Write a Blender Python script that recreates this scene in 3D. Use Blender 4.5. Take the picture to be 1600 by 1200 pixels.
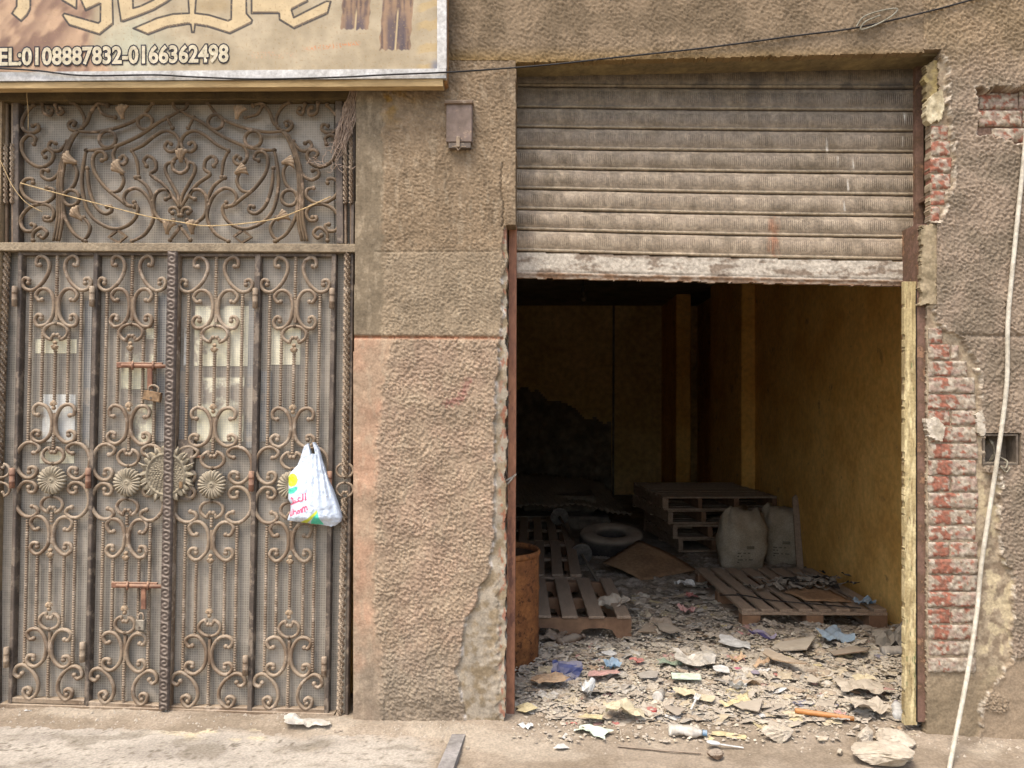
import bpy, math, random
import numpy as np
from mathutils import Vector, Matrix
for o in list(bpy.data.objects): bpy.data.objects.remove(o)
SC = bpy.context.scene
COL = SC.collection
R = math.radians
# ------------------------------------------------------------------ camera
F = 1200.0; CAM = np.array([0.0, -3.65, 1.55])
YAW = math.atan(50/F); PIT = math.atan(24/F); ROL = .006
_fw = np.array([-math.sin(YAW)*math.cos(PIT), math.cos(YAW)*math.cos(PIT), math.sin(PIT)])
_r0 = np.array([math.cos(YAW), math.sin(YAW), 0.0]); _u0 = np.cross(_r0, _fw)
RT = _r0*math.cos(ROL)+_u0*math.sin(ROL); UP = _u0*math.cos(ROL)-_r0*math.sin(ROL)
cd = bpy.data.cameras.new('camera'); cam = bpy.data.objects.new('camera', cd); COL.objects.link(cam)
cam.matrix_world = Matrix(((RT[0], UP[0], -_fw[0], CAM[0]), (RT[1], UP[1], -_fw[1], CAM[1]), (RT[2], UP[2], -_fw[2], CAM[2]), (0, 0, 0, 1)))
cd.sensor_width = 36; cd.lens = 36*F/1600; cd.clip_start = .05; cd.clip_end = 300
SC.camera = cam
# ------------------------------------------------------------------ sky, sun, exposure
SUN_EL, SUN_AZ = 62, (-.42, -.62)
w = bpy.data.worlds.new('World'); SC.world = w; w.use_nodes = True
nt = w.node_tree; bg = nt.nodes['Background']; sky = nt.nodes.new('ShaderNodeTexSky'); sky.sky_type = 'NISHITA'
sky.sun_disc = False; sky.sun_elevation = R(SUN_EL); sky.sun_rotation = math.atan2(SUN_AZ[0], SUN_AZ[1]); sky.dust_density = 4.0
nt.links.new(sky.outputs[0], bg.inputs[0]); bg.inputs[1].default_value = .15
sl = bpy.data.lights.new('sun', 'SUN'); sl.energy = .9; sl.angle = R(16); sl.color = (1, .96, .9)
so = bpy.data.objects.new('sun', sl); COL.objects.link(so)
_h = math.cos(R(SUN_EL))/math.hypot(*SUN_AZ)
so.rotation_euler = Vector((-SUN_AZ[0]*_h, -SUN_AZ[1]*_h, -math.sin(R(SUN_EL)))).to_track_quat('-Z', 'Y').to_euler()
vs = SC.view_settings; vs.view_transform = 'Standard'; vs.look = 'None'; vs.exposure = 1.45; vs.gamma = 1; vs.use_curve_mapping = False
SC.render.engine = 'CYCLES'; SC.cycles.max_bounces = 8; SC.cycles.diffuse_bounces = 5
SC.render.resolution_x = 1024; SC.render.resolution_y = 768

# ------------------------------------------------------------------ projection helpers: photo pixel -> point of the place
def ray(px, py):
    px = np.asarray(px, float); py = np.asarray(py, float)
    return _fw+RT*((px-800)/F)[..., None]+UP*((600-py)/F)[..., None]
def P(px, py, Y=0.0):
    d = ray(px, py); t = (np.asarray(Y, float)-CAM[1])/d[..., 1]
    return CAM+d*t[..., None]
def G(px, py, z=0.0):
    d = ray(px, py); t = (z-CAM[2])/d[..., 2]
    return CAM+d*t[..., None]
def V(px, py, Y=0.0): return Vector(P(px, py, Y))
PXM = 3.65/F

# ------------------------------------------------------------------ noise
def _hash(ix, iy, s):
    n = ((ix.astype(np.int64)*73856093) ^ (iy.astype(np.int64)*19349663) ^ (s*83492791+12345)) & 0xffffffff
    n ^= n >> 16; n = (n*0x7feb352d) & 0xffffffff; n ^= n >> 15; n = (n*0x846ca68b) & 0xffffffff; n ^= n >> 16
    return n & 0x7fffffff
def perlin(x, y, s=0):
    x = np.asarray(x, float); y = np.asarray(y, float)
    ix = np.floor(x); iy = np.floor(y); fx = x-ix; fy = y-iy
    ux = fx*fx*fx*(fx*(fx*6-15)+10); uy = fy*fy*fy*(fy*(fy*6-15)+10)
    def g(dx, dy):
        a = _hash(ix+dx, iy+dy, s)*(2*math.pi/0x7fffffff)
        return np.cos(a)*(fx-dx)+np.sin(a)*(fy-dy)
    a = g(0, 0)*(1-ux)+g(1, 0)*ux; b = g(0, 1)*(1-ux)+g(1, 1)*ux
    return (a*(1-uy)+b*uy)*1.5
def fbm(x, y, s=0, o=4):
    r = 0; a = 1
    for i in range(o):
        r = r+a*perlin(x*2**i, y*2**i, s+i*17); a *= .5; x, y = x*.8+y*.6, y*.8-x*.6
    return r
def sst(a, b, x):
    t = np.clip((x-a)/(b-a), 0, 1); return t*t*(3-2*t)
def lin(c):
    if isinstance(c, str): c = [int(c[i:i+2], 16) for i in (0, 2, 4)]
    c = np.array(c, float)/255; return np.where(c < .04045, c/12.92, ((c+.055)/1.055)**2.4)
def poly_in(px, py, poly):
    ins = np.zeros(np.shape(px), bool); n = len(poly)
    for i in range(n):
        x1, y1 = poly[i]; x2, y2 = poly[(i+1) % n]
        if y1 == y2: continue
        c = ((y1 > py) != (y2 > py)) & (px < (x2-x1)*(py-y1)/(y2-y1)+x1); ins ^= c
    return ins
def poly_dist(px, py, pts, closed=True):
    d = np.full(np.shape(px), 1e9); n = len(pts)
    for i in range(n if closed else n-1):
        x1, y1 = pts[i]; x2, y2 = pts[(i+1) % n]; L = (x2-x1)**2+(y2-y1)**2+1e-9
        t = np.clip(((px-x1)*(x2-x1)+(py-y1)*(y2-y1))/L, 0, 1)
        d = np.minimum(d, np.hypot(px-x1-t*(x2-x1), py-y1-t*(y2-y1)))
    return d
def lerp_col(a, b, t): return a*(1-t[..., None])+b*t[..., None]

# ------------------------------------------------------------------ materials
def M(name, c1, c2=None, s=6., rough=.85, bump=.3, bs=90., bd=.004, metal=0., dust=0., dustc='a89a84', attr=False, fine=.22, spec=.25, contrast=(.35, .65), stretch=None, trans=0., alpha=1., c3=None, c3t=.62, s3=14.):
    m = bpy.data.materials.new(name); m.use_nodes = True; t = m.node_tree; N = t.nodes; L = t.links
    b = N['Principled BSDF']; b.inputs['Roughness'].default_value = rough; b.inputs['Metallic'].default_value = metal
    b.inputs['Specular IOR Level'].default_value = spec
    g = N.new('ShaderNodeNewGeometry'); pos = g.outputs['Position']
    if stretch:
        mp = N.new('ShaderNodeMapping'); mp.inputs['Scale'].default_value = stretch; L.new(pos, mp.inputs[0]); pos = mp.outputs[0]
    def noise(sc, det=5, ro=.6):
        n = N.new('ShaderNodeTexNoise'); n.inputs['Scale'].default_value = sc; n.inputs['Detail'].default_value = det; n.inputs['Roughness'].default_value = ro
        L.new(pos, n.inputs['Vector']); return n.outputs[0]
    def mrange(v, a, bb, lo=0., hi=1.):
        n = N.new('ShaderNodeMapRange'); n.interpolation_type = 'SMOOTHSTEP'
        for i, q in enumerate((a, bb, lo, hi)): n.inputs[i+1].default_value = q
        L.new(v, n.inputs[0]); return n.outputs[0]
    def mix(f, a, bb, mode='MIX'):
        n = N.new('ShaderNodeMix'); n.data_type = 'RGBA'; n.blend_type = mode
        for i, q in ((0, f), (6, a), (7, bb)):
            if isinstance(q, (int, float)): n.inputs[i].default_value = q
            elif hasattr(q, 'links'): L.new(q, n.inputs[i])
            else: n.inputs[i].default_value = (*q, 1)
        return n.outputs[2]
    def mul(a, bb):
        n = N.new('ShaderNodeMath'); n.operation = 'MULTIPLY'
        for i, q in enumerate((a, bb)):
            if isinstance(q, (int, float)): n.inputs[i].default_value = q
            else: L.new(q, n.inputs[i])
        return n.outputs[0]
    if attr:
        a = N.new('ShaderNodeVertexColor'); a.layer_name = 'Col'; c = a.outputs[0]
    else:
        c1 = lin(c1); c2 = lin(c2) if c2 is not None else c1*.7
        c = mix(mrange(noise(s), *contrast), tuple(c1), tuple(c2))
        if c3 is not None: c = mix(mrange(noise(s3, 6, .7), c3t-.04, c3t+.04), c, tuple(lin(c3)))
    if fine:
        v = mrange(noise(bs*.6, 4), .25, .75, 1-fine, 1+fine)
        n = N.new('ShaderNodeVectorMath'); n.operation = 'SCALE'; L.new(c, n.inputs[0]); L.new(v, n.inputs['Scale']); c = n.outputs[0]
    if dust:
        sx = N.new('ShaderNodeSeparateXYZ'); L.new(g.outputs['Normal'], sx.inputs[0])
        up = mrange(sx.outputs[2], -.1, .75)
        f = mul(mrange(noise(7, 4), .2, .6, .55, 1.), mul(up, dust)); c = mix(f, c, tuple(lin(dustc)))
    L.new(c, b.inputs['Base Color'])
    if bump:
        bn = N.new('ShaderNodeBump'); bn.inputs['Strength'].default_value = bump; bn.inputs['Distance'].default_value = bd
        L.new(noise(bs, 6, .65), bn.inputs['Height']); L.new(bn.outputs[0], b.inputs['Normal'])
    if trans: b.inputs['Transmission Weight'].default_value = trans
    if alpha < 1: b.inputs['Alpha'].default_value = alpha
    m['_h'] = 0
    return m

# ------------------------------------------------------------------ objects
def tag(o, label=None, cat=None, group=None, kind=None):
    if label: o['label'] = label
    if cat: o['category'] = cat
    if group: o['group'] = group
    if kind: o['kind'] = kind
    return o
def empty(name, loc, label=None, cat=None, group=None, rz=0.):
    o = bpy.data.objects.new(name, None); COL.objects.link(o); o.location = loc; o.rotation_euler = (0, 0, rz); o.empty_display_size = .1
    return tag(o, label, cat, group)
def link(name, me, mat, parent=None, local=False):
    o = bpy.data.objects.new(name, me); COL.objects.link(o)
    if mat is not None: me.materials.append(mat)
    if parent is not None:
        o.parent = parent
        if not local and parent.type == 'EMPTY': o.matrix_parent_inverse = Matrix.Translation(-Vector(parent.location))
    elif not local and len(me.vertices):
        co = np.empty(len(me.vertices)*3); me.vertices.foreach_get('co', co); co = co.reshape(-1, 3)
        b = np.array([(co[:, 0].min()+co[:, 0].max())/2, (co[:, 1].min()+co[:, 1].max())/2, co[:, 2].min()])
        me.vertices.foreach_set('co', (co-b).ravel()); o.location = b
    return o
def npmesh(name, v, q, col=None, smooth=True):
    me = bpy.data.meshes.new(name); q = np.asarray(q, np.int32); k = q.shape[1]
    me.vertices.add(len(v)); me.vertices.foreach_set('co', np.asarray(v, np.float32).ravel())
    me.loops.add(q.size); me.loops.foreach_set('vertex_index', q.ravel())
    me.polygons.add(len(q)); me.polygons.foreach_set('loop_start', np.arange(0, q.size, k, dtype=np.int32))
    me.polygons.foreach_set('loop_total', np.full(len(q), k, np.int32))
    me.polygons.foreach_set('use_smooth', np.full(len(q), smooth, bool))
    me.update(calc_edges=True); me.validate()
    if col is not None:
        a = me.color_attributes.new('Col', 'FLOAT_COLOR', 'POINT')
        c = np.ones((len(v), 4), np.float32); c[:, :3] = col; a.data.foreach_set('color', c.ravel())
    return me
class MB:
    def __init__(s): s.v = []; s.f = []; s.c = None
    def add(s, vs, fs):
        n = len(s.v); s.v += [tuple(v) for v in vs]; s.f += [tuple(i+n for i in f) for f in fs]; return s
    def box(s, lo, hi, M4=None, bev=0.):
        (x0, y0, z0), (x1, y1, z1) = lo, hi
        if bev:
            b = bev; vs = []; fs = []
            for sx in (0, 1):
                for sy in (0, 1):
                    for sz in (0, 1):
                        X, Y, Z = (x0, x1)[sx], (y0, y1)[sy], (z0, z1)[sz]; dx, dy, dz = (b, -b)[sx], (b, -b)[sy], (b, -b)[sz]
                        vs += [(X, Y+dy, Z+dz), (X+dx, Y, Z+dz), (X+dx, Y+dy, Z)]
            I = lambda a, b_, c, k: (a*4+b_*2+c)*3+k
            for a in (0, 1):
                fs.append([I(a, 0, 0, 0), I(a, 1, 0, 0), I(a, 1, 1, 0), I(a, 0, 1, 0)]); fs.append([I(0, a, 0, 1), I(1, a, 0, 1), I(1, a, 1, 1), I(0, a, 1, 1)]); fs.append([I(0, 0, a, 2), I(1, 0, a, 2), I(1, 1, a, 2), I(0, 1, a, 2)])
            for a in (0, 1):
                for c in (0, 1):
                    fs.append([I(a, c, 0, 0), I(a, c, 1, 0), I(a, c, 1, 1), I(a, c, 0, 1)]); fs.append([I(a, 0, c, 0), I(a, 1, c, 0), I(a, 1, c, 2), I(a, 0, c, 2)]); fs.append([I(0, a, c, 1), I(1, a, c, 1), I(1, a, c, 2), I(0, a, c, 2)])
            for a in (0, 1):
                for b_ in (0, 1):
                    for c in (0, 1): fs.append([I(a, b_, c, 0), I(a, b_, c, 1), I(a, b_, c, 2)])
        else:
            vs = [(x, y, z) for x in (x0, x1) for y in (y0, y1) for z in (z0, z1)]
            fs = [(0, 1, 3, 2), (4, 6, 7, 5), (0, 4, 5, 1), (2, 3, 7, 6), (0, 2, 6, 4), (1, 5, 7, 3)]
        if M4 is not None: vs = [M4 @ Vector(v) for v in vs]
        return s.add(vs, fs)
    def hexa(s, a, b):   # two corresponding rings of points (front, back)
        n = len(a); vs = list(a)+list(b)
        return s.add(vs, [tuple(range(n)), tuple(range(2*n-1, n-1, -1))]+[(i, i+n, (i+1) % n+n, (i+1) % n) for i in range(n)])
    def tube(s, pts, r, n=6, cap=True, ref=None, sq=None, twist=0., flat=1.):
        pts = [Vector(p) for p in pts]; m = len(pts); rs = r if hasattr(r, '__len__') else [r]*m
        vs = []; fs = []; prev = None; al = 0
        for i, p in enumerate(pts):
            t = (pts[min(i+1, m-1)]-pts[max(i-1, 0)])
            if t.length < 1e-9: t = Vector((0, 0, 1))
            t.normalize()
            if prev is None:
                a = Vector(ref) if ref is not None else (Vector((0, 1, 0)) if abs(t.y) < .8 else Vector((1, 0, 0)))
            else: a = prev
            u = a-t*a.dot(t)
            if u.length < 1e-6: u = t.orthogonal()
            u.normalize(); prev = u; v = t.cross(u)
            if i: al += twist*(pts[i]-pts[i-1]).length
            for k in range(n):
                an = 2*math.pi*k/n+al+(math.pi/n if n == 4 else 0)
                vs.append(p+(u*math.cos(an)*flat+v*math.sin(an))*rs[i])
        for i in range(m-1):
            for k in range(n): fs.append((i*n+k, i*n+(k+1) % n, (i+1)*n+(k+1) % n, (i+1)*n+k))
        if cap: fs.append(tuple(range(n-1, -1, -1))); fs.append(tuple((m-1)*n+k for k in range(n)))
        return s.add(vs, fs)
    def ball(s, c, r, nu=8, nv=5, sc=(1, 1, 1)):
        vs = [(c[0], c[1], c[2]-r*sc[2])]; fs = []
        for j in range(1, nv):
            th = math.pi*j/nv
            for i in range(nu):
                ph = 2*math.pi*i/nu; vs.append((c[0]+r*sc[0]*math.sin(th)*math.cos(ph), c[1]+r*sc[1]*math.sin(th)*math.sin(ph), c[2]-r*sc[2]*math.cos(th)))
        vs.append((c[0], c[1], c[2]+r*sc[2])); e = len(vs)-1
        for i in range(nu):
            k = (i+1) % nu; fs.append((0, 1+k, 1+i)); fs.append((e, e-nu+i, e-nu+k))
            for j in range(nv-2): a = 1+j*nu; fs.append((a+i, a+k, a+nu+k, a+nu+i))
        return s.add(vs, fs)
    def lathe(s, prof, n=24, M4=None, jit=None):
        vs = []; fs = []; m = len(prof)
        for j, (r, z) in enumerate(prof):
            for i in range(n):
                a = 2*math.pi*i/n; vs.append(Vector((r*math.cos(a), r*math.sin(a), z)))
        if jit: vs = [jit(v) for v in vs]
        if M4 is not None: vs = [M4 @ v for v in vs]
        for j in range(m-1):
            for i in range(n): fs.append((j*n+i, j*n+(i+1) % n, (j+1)*n+(i+1) % n, (j+1)*n+i))
        return s.add(vs, fs)
    def mesh(s, name, smooth=False):
        me = bpy.data.meshes.new(name); me.from_pydata(s.v, [], s.f); me.update()
        if smooth: me.polygons.foreach_set('use_smooth', [True]*len(me.polygons))
        return me
    def build(s, name, mat, parent=None, smooth=False, local=False): return link(name, s.mesh(name, smooth), mat, parent, local)
def crom(pts, k=5, closed=False):
    pts = [np.array(p, float) for p in pts]; n = len(pts); out = []
    rng = range(n if closed else n-1)
    for i in rng:
        if closed: p0, p1, p2, p3 = pts[i-1], pts[i], pts[(i+1) % n], pts[(i+2) % n]
        else: p0, p1, p2, p3 = pts[max(i-1, 0)], pts[i], pts[i+1], pts[min(i+2, n-1)]
        for j in range(k):
            t = j/k; out.append(.5*(2*p1+(p2-p0)*t+(2*p0-5*p1+4*p2-p3)*t*t+(3*p1-p0-3*p2+p3)*t**3))
    out.append(pts[0] if closed else pts[-1]); return out

def hf(name, x0, x1, y0, y1, step, hfun, cfun, mat, parent=None, Y0=0., depth=.2, keep=None, smooth=True):
    """relief sheet on the facade plane Y0: outline and relief from functions of the photo pixel, side faces going back by depth"""
    nx = max(2, int(round((x1-x0)/step))+1); ny = max(2, int(round((y1-y0)/step))+1)
    X, Y = np.meshgrid(np.linspace(x0, x1, nx), np.linspace(y0, y1, ny))
    h = hfun(X, Y)+np.zeros_like(X); c = cfun(X, Y)
    if np.ndim(c) == 1: c = np.broadcast_to(c, X.shape+(3,))
    v = P(X, Y, Y0); v[..., 1] -= h
    idx = np.arange(nx*ny).reshape(ny, nx)
    k = np.ones((ny-1, nx-1), bool)
    if keep is not None:
        kk = keep((X[:-1, :-1]+X[1:, 1:])/2, (Y[:-1, :-1]+Y[1:, 1:])/2); k &= kk
    a = idx[:-1, :-1][k]; b = idx[:-1, 1:][k]; cc = idx[1:, 1:][k]; d = idx[1:, :-1][k]
    q = [np.stack([a, d, cc, b], 1)]
    v = v.reshape(-1, 3); col = np.array(c).reshape(-1, 3)
    if depth:
        n0 = len(v); back = v.copy(); back[:, 1] = Y0+depth; v = np.concatenate([v, v, back]); col = np.concatenate([col, col, col])
        pad = np.zeros((ny+1, nx+1), bool); pad[1:-1, 1:-1] = k
        for (e0, e1, m) in ((idx[:, :-1], idx[:, 1:], pad[1:, 1:-1] & ~pad[:-1, 1:-1]), (idx[:, 1:], idx[:, :-1], pad[:-1, 1:-1] & ~pad[1:, 1:-1]),
                            (idx[1:, :], idx[:-1, :], pad[1:-1, 1:] & ~pad[1:-1, :-1]), (idx[:-1, :], idx[1:, :], pad[1:-1, :-1] & ~pad[1:-1, 1:])):
            A = e0[m]; B = e1[m]
            if len(A): q.append(np.stack([A+n0, B+n0, B+2*n0, A+2*n0], 1))
    q = np.concatenate(q); used = np.unique(q); rm = np.full(len(v), -1); rm[used] = np.arange(len(used))
    return link(name, npmesh(name, v[used], rm[q], col[used], smooth), mat, parent)
# ================================================================== the building
MT = {}
MT['plaster'] = M('rough plaster', 0, attr=True, bs=160, bump=.45, bd=.004, fine=.2, rough=.95, spec=.1)
MT['brick'] = M('old brick', 0, attr=True, bs=120, bump=.5, bd=.004, fine=.3, rough=.95, spec=.1)
MT['wall_plain'] = M('facade render', '9a8566', '7d6b52', s=2, bump=.6, bs=60, bd=.01)
MT['yellow'] = M('ochre limewash', 'e0b468', 'cf9f54', s=2.2, bump=.35, bs=35, bd=.006, fine=.15, c3='b08c54', c3t=.64, s3=5., rough=.9)
MT['backwall'] = M('dim ochre wall', 'cdb078', 'b69a64', s=1.2, bump=.3, bs=20, rough=.95)
MT['grey'] = M('damp wall', '857a6a', '665c4f', s=5, bump=.8, bs=20, bd=.02)
MT['concrete'] = M('concrete', '8b8275', '6f685c', s=4, bump=.4, bs=60)

bld = empty('shop_building', (0, .2, 0), 'rough plastered shop building with peeling render and open shop bay', 'building')
TINT = np.array([.755, .735, .705])
PB = [(771, 800), (772, 840), (766, 876), (763, 898), (750, 915), (747, 939), (729, 963), (721, 990), (720, 1017), (715, 1044), (718, 1080), (726, 1113), (728, 1200)]
_pby = [p[1] for p in PB]; _pbx = [p[0] for p in PB]
def edge_r(y):      # right edge of the pillar
    e = np.where(y < 352, 806, 792-3*sst(380, 1100, y)); j = fbm(y/26, y*0+3.1, 5)*3.4
    return e+np.where(y < 352, j*.1, j)
def bare_x(y):      # where the rough coat has come away along the corner
    b = np.where(y < 355, 900, np.where(y < 540, 787-4*sst(400, 540, y), np.interp(y, [540, 640, 800]+_pby[1:], [780, 774, 772]+_pbx[1:])))
    return b+fbm(y/24, y*0+9.7, 8)*4
def strip_x(y):     # smooth margin next to the gate
    return np.where(y < 527, 599, np.interp(y, [527, 560, 640, 700, 860, 980, 1010, 1130], [611, 607, 594, 591, 585, 587, 600, 592]))+fbm(y/17, y*0+1.3, 12)*5
def worley(x, y, s=0):
    ix = np.floor(x); iy = np.floor(y); d = np.full(np.shape(x), 9.)
    for dx in (-1, 0, 1):
        for dy in (-1, 0, 1):
            a = _hash(ix+dx, iy+dy, s)/0x7fffffff; b = _hash(ix+dx, iy+dy, s+77)/0x7fffffff; r = .75+.5*_hash(ix+dx, iy+dy, s+33)/0x7fffffff
            d = np.minimum(d, np.hypot(ix+dx+a-x, iy+dy+b-y)*r)
    return d
def rough_h(X, Y, sc, amp, s=0):
    X, Y = X*.83+Y*.56, Y*.83-X*.56
    n = perlin(X/sc, Y/sc*1.2, s)+.75*perlin(X/sc*2.1+9, Y/sc*2.3, s+5)+.35*perlin(X/sc*4.1, Y/sc*4.1, s+6); k = sst(-.6, .4, fbm(X/34, Y/34, s+8))
    g = 1-np.clip(worley(X/sc*1.1, Y/sc*1.25, s+2), 0, 1)**1.4
    return amp*(.95*sst(-.75, .45, n)*(.6+.55*k)+.45*g+.35*sst(.25, .7, n)+.12*fbm(X/50, Y/50, s+9, 2))
def pillar_h(X, Y):
    bx = bare_x(Y); rough = sst(-6, 6, X-strip_x(Y)+fbm(X/9, Y/9, 30)*5)
    lower = sst(524, 532, Y)
    h = .012+(.006*fbm(X/60, Y/60, 41, 2))*.5
    h = h+rough*np.where(Y < 527, rough_h(X, Y, 4.6, .0042, 3), rough_h(X, Y, 5.3, .0062, 4))
    h = h+(1-rough)*.0012*fbm(X/12, Y/12, 77)
    br = sst(-1.2, 1.6, X-bx)                          # broken away
    h = h*(1-br)+br*(.0005+.0012*fbm(X/22, Y/22, 21)+.003*sst(10, 40, X-bx)*perlin(X/12, Y/9, 52))
    # a second flaked layer towards the corner
    b2 = sst(-2, 2, X-(778+fbm(Y/20, Y*0+4, 66)*8))*sst(880, 930, Y); h = h-b2*.007
    g = np.exp(-((Y-(527+ (X-557)*.006))/2.6)**2)*(X < 786); h = h-g*.011
    h = h-.004*np.exp(-((Y-394)/1.5)**2)*(X > 585)*(X < 770)
    cr = np.exp(-((X-(785-2*np.sin(Y/14)+fbm(Y/9, Y*0, 3)*2))/1.2)**2)*(Y > 255)*(Y < 355); h = h-cr*.012
    ero = sst(1085, 1120, Y+fbm(X/22, Y/22, 91)*16)*(X > 600)*(X < 728); h = h*(1-.5*ero)+ero*.004*fbm(X/7, Y/7, 15)
    return h
def pillar_c(X, Y):
    n = fbm(X/45, Y/45, 200)[..., None]; n2 = fbm(X/9, Y/9, 210)[..., None]
    up = lin('8e7c65'); ups = lin('847763'); lo = lin('a58f7a'); los = lin('b4937a'); bare = lin('a69c8b'); base = lin('928675')
    c = np.ones(X.shape+(3,))*up
    c = lerp_col(c, np.ones_like(c)*lin('998a74'), sst(385, 400, Y)*.75)
    c = lerp_col(c, np.ones_like(c)*lin('9a7a3c'), sst(.1, .6, fbm(X/25, Y/25, 222)+.2)*sst(215, 150, Y)*sst(570, 600, X)*sst(670, 610, X)*.8)
    sm = sst(4, -4, X-strip_x(Y)); lower = sst(525, 529, Y)
    c = lerp_col(c, np.ones_like(c)*ups, sm)
    lowc = lerp_col(np.ones_like(c)*lo, np.ones_like(c)*los, sm)
    lowc = lerp_col(lowc, np.ones_like(c)*lin('a4937c'), sst(-.5, .5, fbm(X/70, Y/70, 232))*.6)
    lowc = lerp_col(lowc, np.ones_like(c)*base, sst(950, 1080, Y+fbm(X/30, Y/30, 4)*40)*.8)
    c = lerp_col(c, lowc, lower)
    red = poly_dist(X, Y, [(732, 597), (722, 622), (700, 630)], False); c = lerp_col(c, np.ones_like(c)*lin('95605a'), sst(9, 1, red+fbm(X/5, Y/5, 8)*6)*.6)
    br = sst(-1, 1, X-bare_x(Y)); bc = lerp_col(np.ones_like(c)*bare, np.ones_like(c)*lin('8f8068'), sst(-.3, .5, fbm(X/20, Y/20, 239)))
    bc = lerp_col(bc, np.ones_like(c)*lin('9c5e46'), sst(.15, .4, fbm(X/8, Y/16, 244))*sst(776, 784, X)*.7)
    c = lerp_col(c, bc, br)
    g = np.exp(-((Y-(527+(X-557)*.006))/2.6)**2)*(X < 786); c = lerp_col(c, np.ones_like(c)*lin('955e40'), g*.8)
    wh = np.exp(-((X-bare_x(Y)-1)/2.2)**2)*sst(.0, .3, fbm(Y/25, Y*0+7, 18))*(Y > 430); c = lerp_col(c, np.ones_like(c)*lin('e6ddd0'), wh*.8)
    sp = sst(.62, .75, perlin(X/6, Y/6, 301)); c = lerp_col(c, np.ones_like(c)*lin('c9bda6'), sp*.25)
    c = lerp_col(c, c*.72, sst(.1, .6, fbm(X/7, Y/90, 261))*sst(520, 300, Y)*.35); c = lerp_col(c, np.ones_like(c)*lin('b3a48c'), sst(.2, .6, fbm(X/11, Y/34, 266))*.3)
    return c*(1+.20*n+.14*n2)*TINT
hf('pillar', 553, 812, 96, 1150, 1.3, pillar_h, pillar_c, MT['plaster'], bld, 0., .3, keep=lambda X, Y: (X < edge_r(Y)) & (X > 557-9*sst(140, 1130, Y)))

# ---- band over the shop bay and the wall right of it
EXPO = [(1440, 478), (1461, 480), (1463, 507), (1480, 519), (1500, 530), (1513, 550), (1525, 570), (1530, 607), (1528, 657), (1535, 678), (1536, 735), (1560, 742), (1557, 833), (1567, 883), (1584, 900), (1577, 987), (1580, 1027), (1556, 1062), (1533, 1100), (1528, 1160), (1440, 1160)]
EXPU = [(1440, 120), (1470, 92), (1480, 110), (1478, 170), (1484, 200), (1488, 242), (1486, 283), (1477, 317), (1466, 348), (1440, 350)]
HOLE = [(1521, 143), (1700, 132), (1700, 222), (1600, 226), (1545, 214), (1524, 214), (1527, 165)]
PATCH = [(1580, 1027), (1556, 1062), (1533, 1100), (1526, 1160), (1800, 1160), (1800, 1035)]
def sdf(X, Y, poly):
    d = poly_dist(X, Y, poly); return np.where(poly_in(X, Y, poly), -d, d)
def warp(X, Y, a=5, s=60): return X+fbm(X/13, Y/13, s)*a, Y+fbm(X/13+40, Y/13, s+1)*a
def right_masks(X, Y):
    wx, wy = warp(X, Y)
    e = np.minimum(sdf(wx, wy, EXPO), sdf(wx, wy, EXPU)); hl = sdf(wx, wy, HOLE); pt = sdf(wx, wy, PATCH)
    return sst(1.2, -1.2, e), sst(1.2, -1.2, hl), sst(1.5, -1.5, pt), np.minimum(e, hl)
def right_h(X, Y):
    e, hl, pt, d = right_masks(X, Y)
    rg = rough_h(X, Y, 5.3, .0062, 23)*(1-pt)
    h = .014+rg+.003*fbm(X/70, Y/70, 55, 2)+pt*(.002*fbm(X/20, Y/20, 64)-.004)
    h = h-.010*np.exp(-((Y-(525+(X-1500)*.01))/3)**2)
    h = h+.004*np.exp(-((d-2.)/3.)**2)
    low = .003*fbm(X/10, Y/8, 75)+.007*fbm(X/26, Y/30, 76)+.012*sst(1525, 1545, X)*sst(640, 740, Y)
    h = h*(1-e)+e*(low*.4-.001)
    h = h*(1-hl)+hl*(-.035+.004*fbm(X/10, Y/10, 79))
    ro = poly_dist(X, Y, [(1545, 1095), (1560, 1100)], False); h = h+.008*sst(18, 10, ro)*np.abs(perlin(X/4, Y/4, 5))*2
    return h
def right_c(X, Y):
    e, hl, pt, d = right_masks(X, Y); o = np.ones(X.shape+(3,))
    c = lerp_col(o*lin('998977'), o*lin('887b6a'), sst(-.4, .5, fbm(X/60, Y/60, 401)))
    c = lerp_col(c, o*lin('927c5a'), sst(160, 40, Y)*.5)
    c = lerp_col(c, o*lin('9b8a74'), pt)
    ec = lerp_col(o*lin('ab9c84'), o*lin('8d7d69'), sst(-.3, .4, fbm(X/16, Y/16, 402)))
    ec = lerp_col(ec, o*lin('c9ba98'), sst(.0, .4, fbm(X/22, Y/30, 409))*sst(1520, 1540, X)*sst(700, 760, Y)*.8)
    ec = lerp_col(ec, o*lin('8f8069'), sst(1010, 1090, Y))
    c = lerp_col(c, ec, e); c = lerp_col(c, o*lin('8d7566'), hl)
    rim = np.exp(-((d-.5)/2.2)**2)*sst(-.1, .3, fbm(X/14, Y/14, 417)); c = lerp_col(c, o*lin('d9cfbd'), rim*.75)
    return c*(1+.15*fbm(X/40, Y/40, 420)[..., None]+.1*fbm(X/7, Y/7, 421)[..., None])*TINT
BOX = (1535, 1592, 677, 727)
def keep_right(X, Y):
    le = np.where(Y < 352, 1466+fbm(Y/12, Y*0, 70)*4-8*sst(345, 150, Y)*0, np.where(Y < 478, 1461, 1448+fbm(Y/10, Y*0, 71)*2.0))
    le = np.where((Y > 190) & (Y < 350), le-12, le); le = np.where(Y < 80, 1400, le)
    return (X > le) & ~((X > BOX[0]) & (X < BOX[1]) & (Y > BOX[2]) & (Y < BOX[3]))
hf('side_wall', 1440, 1740, -70, 1165, 1.4, right_h, right_c, MT['plaster'], bld, 0., .05, keep=keep_right)
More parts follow.
